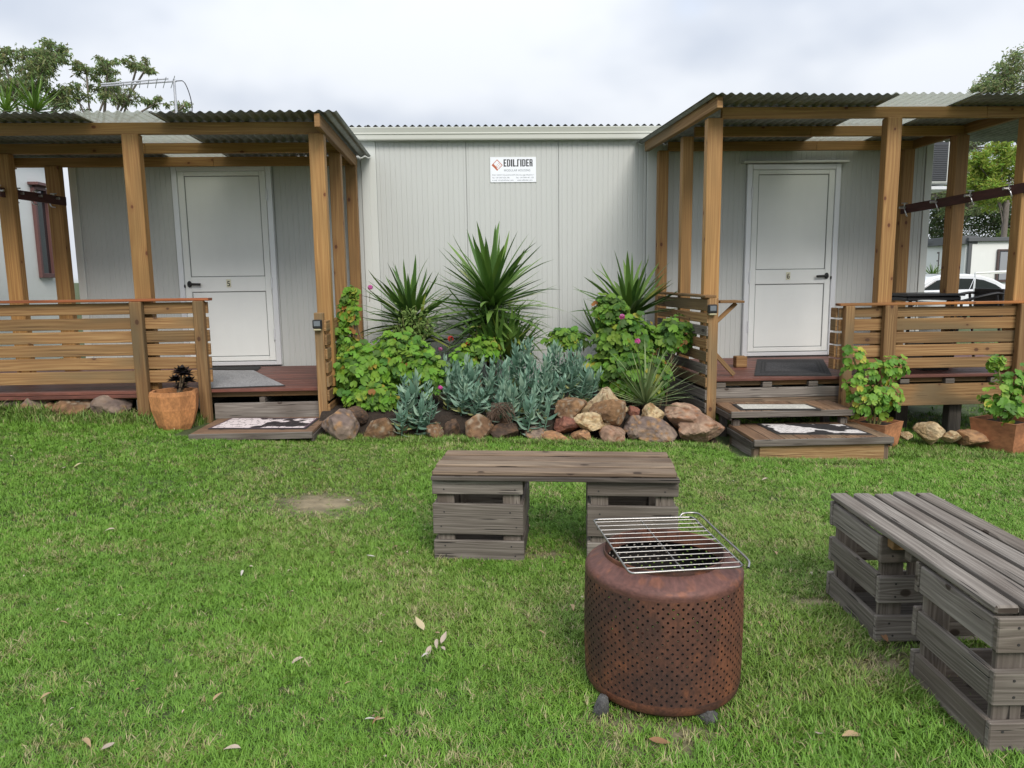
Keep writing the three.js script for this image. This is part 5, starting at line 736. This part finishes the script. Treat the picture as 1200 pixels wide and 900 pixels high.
{
  const z = -24, c = Z(1138, 283, z), gy = ground(20, z) - 0.3, t = thing('far_cabin', 'white cabin with grey roof edge and brown windows behind the car', 'cabin', [c.x, gy, z]), h = c.y - gy, gw = std({ color: lin(0.10, 0.105, 0.11), roughness: 0.6 });
  part(t, 'wall', boxAt(0, 9, 0, h, -7, 0, 0.01), brightW); part(t, 'corner_trim', boxAt(-0.10, 0.06, 0, h, -0.05, 0.03, 0.01), gw); part(t, 'roof_edge', boxAt(-0.2, 9.2, h, h + 0.17, -7.2, 0.15, 0.01), gw);
  const wing = Z(1060, 295, z - 6); const q = wing.clone().sub(t.position), dx = q.x, ang = Math.atan2(-q.z, -q.x); // wing recedes to the other side
  const L = Math.hypot(q.x, q.z), wg = part(t, 'wing', board(L, h - 0.05, 0.2, 0.01), brightW, [q.x / 2 - 0.05, (h - 0.05) / 2, q.z / 2 - 0.1], [0, Math.atan2(q.z, -q.x), 0]); part(wg, 'roof_edge', board(L + 0.2, 0.36, 0.7, 0.01), gw, [0, h / 2 + 0.10, 0]);
  const win = (px0, px1, py0, py1, zz, par, n, turn = 0) => { const a = Z(px0, py0, zz).sub(t.position), b = Z(px1, py1, zz).sub(t.position), w = b.x - a.x, hh = a.y - b.y, g = part(par, 'window', boxAt(-w / 2, w / 2, -hh / 2, hh / 2, 0, 0.05, 0.005), glassDark, [(a.x + b.x) / 2, (a.y + b.y) / 2, a.z + 0.02], [0, turn, 0]), br = std({ color: lin(0.09, 0.06, 0.055), roughness: 0.5 }); const F = 0.07; for (const [x0, x1, y0, y1] of [[-w / 2 - F, -w / 2, -hh / 2 - F, hh / 2 + F], [w / 2, w / 2 + F, -hh / 2 - F, hh / 2 + F], [-w / 2, w / 2, hh / 2, hh / 2 + F], [-w / 2, w / 2, -hh / 2 - F, -hh / 2]]) part(g, 'frame', boxAt(x0, x1, y0, y1, 0, 0.09, 0.004), br); for (let i = 1; i < n; i++) part(g, 'frame', boxAt(-w / 2 + w * i / n - 0.035, -w / 2 + w * i / n + 0.035, -hh / 2, hh / 2, 0.051, 0.08, 0.004), br); if (n > 1) part(g, 'frame', boxAt(-w / 2 + 0.01, w / 2 - 0.01, hh * 0.12, hh * 0.12 + 0.05, 0.082, 0.09, 0.002), br); part(g, 'curtain', boxAt(n > 1 ? 0.03 : -w * 0.45, n > 1 ? w * 0.45 : -w * 0.02, -hh * 0.48, hh * 0.46, 0.0505, 0.056, 0.002), std({ color: lin(0.30, 0.31, 0.33), roughness: 0.9 })); };
  win(1170, 1200, 294, 328, z, t, 1); const yl = Z(1097, 309, z - 3).y - gy - (h - 0.05) / 2, wl = part(wg, 'window', board(1.5, 0.92, 0.26, 0.005), glassDark, [0.1, yl, 0]), brn = std({ color: lin(0.09, 0.06, 0.055), roughness: 0.5 });
  for (const [x0, x1, y0, y1] of [[-0.82, -0.75, -0.53, 0.53], [0.75, 0.82, -0.53, 0.53], [-0.75, 0.75, 0.46, 0.53], [-0.75, 0.75, -0.53, -0.46], [-0.04, 0.04, -0.46, 0.46], [-0.74, -0.045, 0.10, 0.15], [0.045, 0.74, 0.10, 0.15]]) part(wl, 'frame', boxAt(x0, x1, y0, y1, -0.15, 0.15, 0.004), brn);
}
{ // white car: side profile with its glass, seen above the railing
  const z = -15, sc = (CAM.Z - z) / CAM.f, q = Z(1168, 352, z), t = thing('parked_car', 'white hatchback car parked in front of the far white cabin', 'car', [q.x, ground(q.x, z) - 0.02, z]), yR = Z(1100, 322, z).y - t.position.y, k = yR / 1.5;
  const S = (pts) => { const s = new THREE.Shape(); pts.forEach(([a, b], i) => i ? s.lineTo(a * k, b * k) : s.moveTo(a * k, b * k)); s.closePath(); return s; };
  const ext = (s, d, bev, zc) => { const g = new THREE.ExtrudeGeometry(s, { depth: d, bevelEnabled: true, bevelSize: bev, bevelThickness: bev * 2, bevelSegments: 4, curveSegments: 10 }); g.translate(0, 0, zc - d / 2); return g; };
  const paint = phy({ color: lin(0.78, 0.80, 0.82), roughness: 0.35, clearcoat: 1, clearcoatRoughness: 0.08 });
  part(t, 'body', ext(S([[0.10, 0.30], [0.12, 0.62], [0.05, 0.86], [-0.10, 0.96], [-1.2, 1.0], [-3.1, 0.98], [-4.0, 0.86], [-4.15, 0.6], [-4.12, 0.30]]), 1.45, 0.06, 0), paint);
  const cab = [[-0.08, 0.97], [-0.30, 1.14], [-0.62, 1.30], [-1.05, 1.42], [-1.5, 1.475], [-2.1, 1.48], [-2.55, 1.40], [-3.2, 1.0]];
  part(t, 'cabin_roof', ext(S(cab), 1.2, 0.05, 0), paint); part(t, 'side_window', ext(S([[-0.42, 1.06], [-0.62, 1.18], [-1.0, 1.32], [-1.25, 1.36], [-1.25, 1.04]]), 1.50, 0.01, 0), glassDark); part(t, 'side_window', ext(S([[-1.31, 1.04], [-1.31, 1.365], [-2.1, 1.385], [-2.1, 1.03]]), 1.50, 0.01, 0), glassDark); part(t, 'side_window', ext(S([[-2.16, 1.03], [-2.16, 1.38], [-2.5, 1.32], [-2.95, 1.03]]), 1.50, 0.01, 0), glassDark);
  for (const sx of [-0.75, -3.35]) for (const sz of [-0.74, 0.74]) { const w = new THREE.CylinderGeometry(0.32, 0.32, 0.2, 28); w.rotateX(Math.PI / 2); const tw = part(t, 'wheel', w, black, [sx * k, 0.32, sz]); const r = new THREE.CylinderGeometry(0.2, 0.2, 0.21, 24); r.rotateX(Math.PI / 2); part(tw, 'rim', r, steel); }
  for (const sz of [-0.62, 0.62]) part(t, 'tail_light', boxAt(0.06, 0.19, 0.80 * k, 0.93 * k, sz - 0.14, sz + 0.14, 0.02), std({ color: lin(0.30, 0.05, 0.05), roughness: 0.2 }));
}
{ // washing line in front of the far cabin
  const z = -10, a = Z(1143, 320, z), gy = ground(a.x, z), t = thing('washing_line', 'slim grey post with white arm standing beyond the deck railing', 'washing line', [a.x, gy, z]); part(t, 'post', cyl(V3(0, 0, 0), V3(0, a.y - gy, 0), 0.02), alu); const b = Z(1192, 318, z).sub(t.position), s = V3(0, a.y - gy, 0); part(t, 'arm', cyl(s, b, 0.02), brightW); part(t, 'white_cloth', (() => { const g = board(b.x * 0.66, 0.075, 0.02, 0.008); return g; })(), brightW, s.clone().lerp(b, 0.66), [0, 0, 0.03]);
  for (const f of [0.3, 0.7]) part(t, 'stay', cyl(V3(0, (a.y - gy) * 0.95, 0), V3(-f * 0.7, (a.y - gy) * 0.35, 0.2), 0.006), alu);
}

// ───────────── trees ─────────────
function tree(name, label, base, H, clumps, tone, leafLen, opt = {}) {
  const t = thing(name, label, 'tree', base, 0, opt.group), L = new Leaves(), lf = opt.leaf ?? ovalLeaf(0.17, 0.1, 0.2), br = [], r = rngOf(opt.seed ?? 7), q = (a, b) => a + (b - a) * r();
  const trunkTop = V3(opt.lean ?? 0, H * (opt.tf ?? 0.5), 0); br.push(tube([V3(0, -0.3, 0), V3((opt.lean ?? 0) * 0.4, H * 0.25, 0), trunkTop], H * 0.018, 12, 8));
  for (let [x, y, z, rx, ry, n] of clumps) {
    const c = V3(x, y, z), st = trunkTop.clone().lerp(c, -0.1); br.push(tube([trunkTop.clone().multiplyScalar(q(0.6, 1)), trunkTop.clone().lerp(c, 0.5).add(V3(q(-0.3, 0.3), q(-0.2, 0.4), q(-0.3, 0.3))), c.clone().add(V3(0, -ry * 0.2, 0))], H * 0.0038, 10, 6));
    n *= opt.hang ? 1.9 : 2.5; const tw = Math.max(6, Math.round(n / 48)); for (let k = 0; k < tw; k++) {
      const th = q(0, 6.283), cp = q(-0.8, 1), sp = Math.sqrt(1 - cp * cp), rad = Math.pow(r(), 0.45), e = V3(x + sp * Math.cos(th) * rx * rad, y + cp * ry * rad, z + sp * Math.sin(th) * rx * rad); if (opt.twigs !== false) br.push(tube([c.clone().add(V3(0, -ry * 0.3, 0)), c.clone().lerp(e, 0.5).add(V3(0, -0.05 * ry, 0)), e], H * 0.0018, 5, 4));
      const cs = (opt.puff ?? 0.36) * Math.min(rx, ry); for (let i = 0; i < n / tw; i++) { const p = e.clone().add(V3((r() + r() + r() - 1.5) * cs, (r() + r() + r() - 1.5) * cs * 0.75, (r() + r() + r() - 1.5) * cs)); const d = V3(q(-1, 1), q(-1, 0.5) + (opt.hang ? -0.5 : 0.2), q(-1, 1)); const quat = new THREE.Quaternion().setFromUnitVectors(V3(0, 1, 0), d.normalize()); const c0 = mix3(tone[0], tone[1], r()); L.add(lf, p, quat, leafLen * q(0.7, 1.3), c0.map((v) => v * q(0.8, 1.2))); }
    }
  }
  part(t, 'trunk', mergeGeometries(br), std({ map: blotch, color: lin(...(opt.bark ?? [0.30, 0.26, 0.22])), roughness: 0.95 })); part(t, 'crown', L.build(), treeLeaf).userData.kind = 'stuff'; return t;
}
function treeAt(name, label, z, basePx, list, tone, leafLen, opt) { // list: pixel centre, pixel radii, leaves
  const s = (CAM.Z - z) / CAM.f, b = Z(basePx, 330, z); b.y = -0.4; let H = 0; const cl = list.map(([px, py, rx, ry, n, dz]) => { const q = Z(px, py, z); H = Math.max(H, q.y - b.y); return [q.x - b.x, q.y - b.y, dz ?? rr(-1, 1), rx * s, ry * s, n]; }); return tree(name, label, b, H, cl, tone, leafLen, opt);
}
const euc = [[0.16, 0.21, 0.085], [0.31, 0.37, 0.16]];
treeAt('gum_tree', 'tall dense gum tree behind the door 5 porch roof', -30, 45, [[55, 62, 22, 16, 700], [30, 75, 22, 18, 600], [62, 82, 16, 22, 600], [10, 70, 14, 16, 350], [35, 105, 30, 20, 800], [70, 112, 14, 20, 450], [5, 105, 22, 26, 600], [-30, 90, 30, 34, 500]], euc, 0.19, { seed: 3, hang: true, tf: 0.62, group: null });
treeAt('gum_tree', 'open airy gum tree behind the tv antenna', -32, 125, [[117, 72, 14, 11, 260], [100, 82, 14, 12, 280], [135, 88, 14, 10, 240], [155, 72, 20, 9, 320], [175, 82, 12, 9, 160], [118, 100, 22, 16, 460], [145, 115, 26, 14, 460], [178, 118, 18, 9, 240], [195, 124, 14, 10, 170], [98, 118, 22, 16, 360], [214, 120, 9, 9, 70]], euc, 0.18, { seed: 5, hang: true, tf: 0.6 });
treeAt('leafy_tree', 'tall grey green tree rising above the door 6 porch roof', -34, 1195, [[1180, 100, 26, 26, 800], [1195, 75, 20, 20, 500], [1168, 103, 14, 10, 260], [1215, 90, 30, 40, 600], [1150, 108, 12, 8, 160], [1125, 210, 34, 30, 900], [1190, 150, 30, 26, 700], [1100, 185, 22, 26, 500], [1150, 165, 24, 22, 500], [1090, 225, 20, 26, 450], [1130, 240, 30, 20, 500]], [[0.17, 0.22, 0.10], [0.32, 0.38, 0.17]], 0.19, { seed: 9, tf: 0.6 });
treeAt('leafy_tree', 'light yellow green tree seen between the porch posts', -27, 1172, [[1165, 205, 24, 20, 900], [1180, 180, 22, 18, 700], [1150, 190, 16, 14, 420], [1175, 232, 22, 16, 560], [1155, 225, 16, 16, 420], [1195, 210, 20, 26, 500]], [[0.24, 0.34, 0.05], [0.37, 0.46, 0.085]], 0.18, { seed: 12, tf: 0.7 });
treeAt('dark_tree', 'dark evergreen tree right behind the far white cabin', -38, 1110, [[1100, 262, 24, 26, 900], [1130, 255, 26, 30, 900], [1165, 262, 26, 26, 800], [1195, 262, 24, 30, 600], [1085, 235, 20, 26, 500], [1145, 240, 30, 24, 700], [1100, 285, 30, 16, 500], [1160, 285, 40, 16, 500]], [[0.06, 0.09, 0.036], [0.11, 0.15, 0.06]], 0.21, { seed: 15, puff: 0.45 });
treeAt('shrub', 'small light green shrub top above the far cabin roof', -30, 1183, [[1183, 277, 11, 7, 300]], [[0.12, 0.2, 0.04], [0.2, 0.3, 0.07]], 0.16, { seed: 18, twigs: false });
{ // palm-like yucca tops behind the porch roof
  const z = -6, b = Z(40, 330, z); b.y = -0.2; const q = (px, py) => { const v = Z(px, py, z).sub(b); return { x: v.x, y: v.y, z: 0 }; }; const lm = [[0.15, 0.26, 0.04], [0.20, 0.32, 0.05], [0.10, 0.19, 0.03]].map((c) => leafM(c, 0.5));
  yucca('yucca_tree', 'bright green spiky yucca tops above the door 5 porch roof', b, [{ ...q(42, 132), n: 46, el: [0.05, 1.5], len: 0.62, w: 0.09, rise: 0.1, stem: 0.06 }, { ...q(8, 134), n: 36, el: [0.05, 1.5], len: 0.55, w: 0.09, rise: 0.1, stem: 0.06 }], lm);
  const z2 = -17.5, b2 = Z(1092, 330, z2); b2.y = -0.3; yucca('yucca_tree', 'small bright spiky plant in front of the far cabin window', b2, [{ x: 0, y: Z(1092, 324, z2).y - b2.y, z: 0, n: 26, el: [0.4, 1.5], len: 0.5, w: 0.1, rise: 0.05 }], lm);
}
console.log('trees done');

// ───────────── fallen leaves ─────────────
{
  const fm = [[0.52, 0.42, 0.34], [0.46, 0.32, 0.18], [0.58, 0.48, 0.30], [0.30, 0.16, 0.08], [0.60, 0.56, 0.50]].map((c) => leafM(c, 0.8)), lg = [ovalLeaf(0.17, 0.3, 0.3), ovalLeaf(0.22, 0.25, -0.3), ovalLeaf(0.14, 0.3, 0.15)];
  const sp = [[356, 778, 0.055, 0], [497, 746, 0.07, 2], [512, 756, 0.055, 0], [505, 764, 0.06, 0], [517, 762, 0.05, 0], [503, 773, 0.04, 4], [522, 770, 0.035, 0], [510, 748, 0.04, 1], [427, 852, 0.045, 4], [438, 849, 0.045, 3], [452, 850, 0.04, 1], [446, 848, 0.04, 3], [98, 875, 0.05, 1], [135, 879, 0.05, 0], [404, 810, 0.035, 1], [986, 872, 0.075, 1], [960, 868, 0.05, 0], [630, 746, 0.04, 1], [97, 547, 0.06, 2], [78, 551, 0.05, 0], [410, 592, 0.05, 4], [860, 568, 0.04, 4], [277, 537, 0.05, 1], [365, 552, 0.05, 3], [135, 625, 0.05, 0], [165, 640, 0.05, 1], [285, 674, 0.045, 4], [900, 565, 0.05, 0], [440, 658, 0.04, 4], [908, 652, 0.05, 1], [725, 545, 0.05, 2], [140, 583, 0.045, 0], [888, 735, 0.04, 1], [670, 715, 0.05, 1], [760, 875, 0.06, 3], [70, 735, 0.04, 1], [62, 820, 0.04, 1], [1040, 760, 0.05, 3], [250, 830, 0.05, 1], [283, 886, 0.05, 0]];
  sp.forEach(([px, py, s, c], i) => { const q = G(px, py), m = solo('fallen_leaf', lg[i % 3], fm[c], 'dry curled fallen leaf lying on the lawn', 'leaf', 'fallen leaves on the lawn', [q.x, ground(q.x, q.z) + 0.026, q.z]); m.rotation.set(-Math.PI / 2 + rr(-0.3, 0.3), rr(-0.2, 0.2), rr(0, 6.28)); m.scale.setScalar(s * 1.05); });
}

// small bits of dry litter scattered through the lawn
{
  const g = ovalLeaf(0.22, 0.3, 0.25), r = rngOf(313), n = 1500, m = new THREE.InstancedMesh(g, std({ color: 0xffffff, roughness: 0.9, side: THREE.DoubleSide }), n), o = new THREE.Object3D(), c = new THREE.Color(), pal = [[0.42, 0.33, 0.22], [0.30, 0.20, 0.11], [0.50, 0.43, 0.33], [0.20, 0.12, 0.07]];
  for (let i = 0; i < n; i++) { let x, z; do { x = mix(-5.5, 5.5, r()); z = mix(2.5, 7.2, r()); } while (r() > 0.35 + fbm3(x * 1.6, 3, z * 1.6, 2) * 0.9 || (x > 1.9 && x < 3.2 && z < 2.8) || Math.hypot(x - DR.x, z - DR.z) < 0.3); o.position.set(x, ground(x, z) + 0.006 + 0.012 * r(), z); o.rotation.set(-1.57 + (r() - 0.5) * 0.9, (r() - 0.5) * 0.6, r() * 6.28); o.scale.setScalar(0.010 + 0.022 * r() * r()); o.updateMatrix(); m.setMatrixAt(i, o.matrix); m.setColorAt(i, c.setRGB(...pal[Math.floor(r() * 4)])); }
  m.name = 'leaf_litter'; shade(m); m.userData = { kind: 'stuff', label: 'tiny bits of dry brown litter scattered in the lawn', category: 'litter' }; scene.add(m);
}

// ───────────── grass ─────────────
{
  function tuft(seed, n, hgt, spread) { const r = rngOf(seed), P = [], I = [], N = []; for (let k = 0; k < n; k++) { const a = r() * 6.283, x = (r() - 0.5) * spread, z = (r() - 0.5) * spread, h = hgt * (0.55 + 0.6 * r()), l = h * (0.3 + 1.15 * r()), w = 0.0009 + 0.0008 * r(), ca = Math.cos(a), sa = Math.sin(a), b = P.length / 3, cx = -sa * w, cz = ca * w; P.push(x - cx, 0, z - cz, x + cx, 0, z + cz, x + ca * l * 0.35 - cx, h * 0.62, z + sa * l * 0.35 - cz, x + ca * l * 0.35 + cx, h * 0.62, z + sa * l * 0.35 + cz, x + ca * l, h * (0.75 + 0.35 * r()), z + sa * l); I.push(b, b + 1, b + 2, b + 1, b + 3, b + 2, b + 2, b + 3, b + 4); } return geoOf(P, I); }
  const gm = std({ color: 0xffffff, roughness: 0.62, side: THREE.DoubleSide });
  const kinds = [tuft(1, 12, 0.024, 0.034), tuft(2, 12, 0.030, 0.034), tuft(3, 12, 0.019, 0.040)], lists = [[], [], []];
  const zones = [[-4.4, 4.4, 4.0, 7.3, 5200], [-6.5, 6.5, 2.0, 4.0, 2900], [-7, 7.5, 0.3, 2.0, 900], [5, 14, -8, 0.3, 90]];
  const inBox = (x, z, a, b, c, d) => x > a && x < b && z > c && z < d;
  const r = rngOf(77);
  for (const [x0, x1, z0, z1, den] of zones) { const n = Math.round((x1 - x0) * (z1 - z0) * den); for (let i = 0; i < n; i++) {
    const x = mix(x0, x1, r()), z = mix(z0, z1, r());
    if (z < 2.12 && x > -1.5 && x < 2.05) continue; if (z < 1.7 && x < -1.3) continue; if (inBox(x, z, -2.4, -1.28, 1.7, 2.33) || inBox(x, z, 1.98, 3.12, 1.6, 2.62)) continue; if (Math.hypot(x - DR.x, z - DR.z) < 0.2) continue; if (z < 1.6 && x > 2 && x < 5.5 && r() < 0.6) continue;
    if (inBox(x, z, 1.5, 1.9, 5.15, 6.3) && r() < 0.8) continue;
    const bb = bare(x, z); if (r() < bb * 0.95) continue; const pat = fbm3(x * 2.4, 7, z * 2.4, 3), dry = fbm3(x * 5.5 + 30, 3, z * 5.5, 3), fringe = (z < 2.45 ? 1 : 0) * sstep(2.45, 1.9, z); let h = mix(0.62, 1.25, pat) * mix(0.75, 1.25, r()) * (1 + fringe * 0.9 * r()); h *= 1 + 0.7 * sstep(0.2, 1.2, x) * sstep(5.0, 5.8, z);
    let c = mix3([0.082, 0.200, 0.013], [0.178, 0.340, 0.032], clamp(r() * 0.7 + pat * 0.5 - 0.1)); const wide = fbm3(x * 0.75 + 11, 9, z * 0.75, 3); c = mix3(c, [0.17, 0.235, 0.04], sstep(0.45, 0.7, wide) * 0.4); const dr = sstep(0.50, 0.72, dry) * 0.24 + 0.07 + 0.10 * sstep(0.5, 0.75, wide) + 0.5 * bb; const k = r(); if (k < dr * 0.6) c = mix3([0.27, 0.245, 0.10], [0.40, 0.36, 0.19], r()); else if (k < dr) c = mix3([0.22, 0.27, 0.06], [0.28, 0.31, 0.09], r());
    lists[Math.floor(r() * 3)].push([x, z, h * (1 - 0.4 * bb), r() * 6.283, c]);
  } }
  for (let i = 0; i < 7200; i++) { // longer grass left along the deck, the pots, the steps and the rocks
    const k = r(); let x, z, h; if (k < 0.5) { x = mix(-5.4, -2.35, r()); z = mix(1.74, 2.02, r() * r()); h = mix(1.8, 4.6, r() * r()) * (x < -3.6 ? 1.35 : 1); } else if (k < 0.75) { x = mix(-1.4, 2.0, r()); z = 2.24 + 0.10 * r(); h = mix(1.1, 2.2, r() * r()); } else if (k < 0.9) { x = mix(3.1, 4.4, r()); z = mix(1.9, 2.5, r()); h = mix(1.2, 2.6, r() * r()); } else { x = mix(1.95, 3.15, r()); z = 2.66 + 0.12 * r(); h = mix(0.8, 1.4, r()); }
    lists[Math.floor(r() * 3)].push([x, z, h, r() * 6.283, r() < 0.2 ? [0.3, 0.28, 0.12] : mix3([0.09, 0.18, 0.02], [0.17, 0.29, 0.045], r())]); }
  const o = new THREE.Object3D(), col = new THREE.Color(); let tot = 0;
  lists.forEach((l, k) => { const m = new THREE.InstancedMesh(kinds[k], gm, l.length); l.forEach(([x, z, h, a, c], i) => { o.position.set(x, ground(x, z) - 0.003, z); o.rotation.set((noise3(x * 30, 1, z * 30) - 0.5) * 0.5, a, 0); o.scale.set(mix(1, h, 0.5), h, mix(1, h, 0.5)); o.updateMatrix(); m.setMatrixAt(i, o.matrix); m.setColorAt(i, col.setRGB(...c)); }); m.name = numbered('grass'); shade(m); m.userData = { kind: 'stuff', label: ['fine green lawn grass covering the yard', 'longer green lawn grass covering the yard', 'short green lawn grass covering the yard'][k], category: 'grass' }; scene.add(m); tot += l.length; });
  console.log('grass tufts', tot);
}
renderer.render(scene, camera);
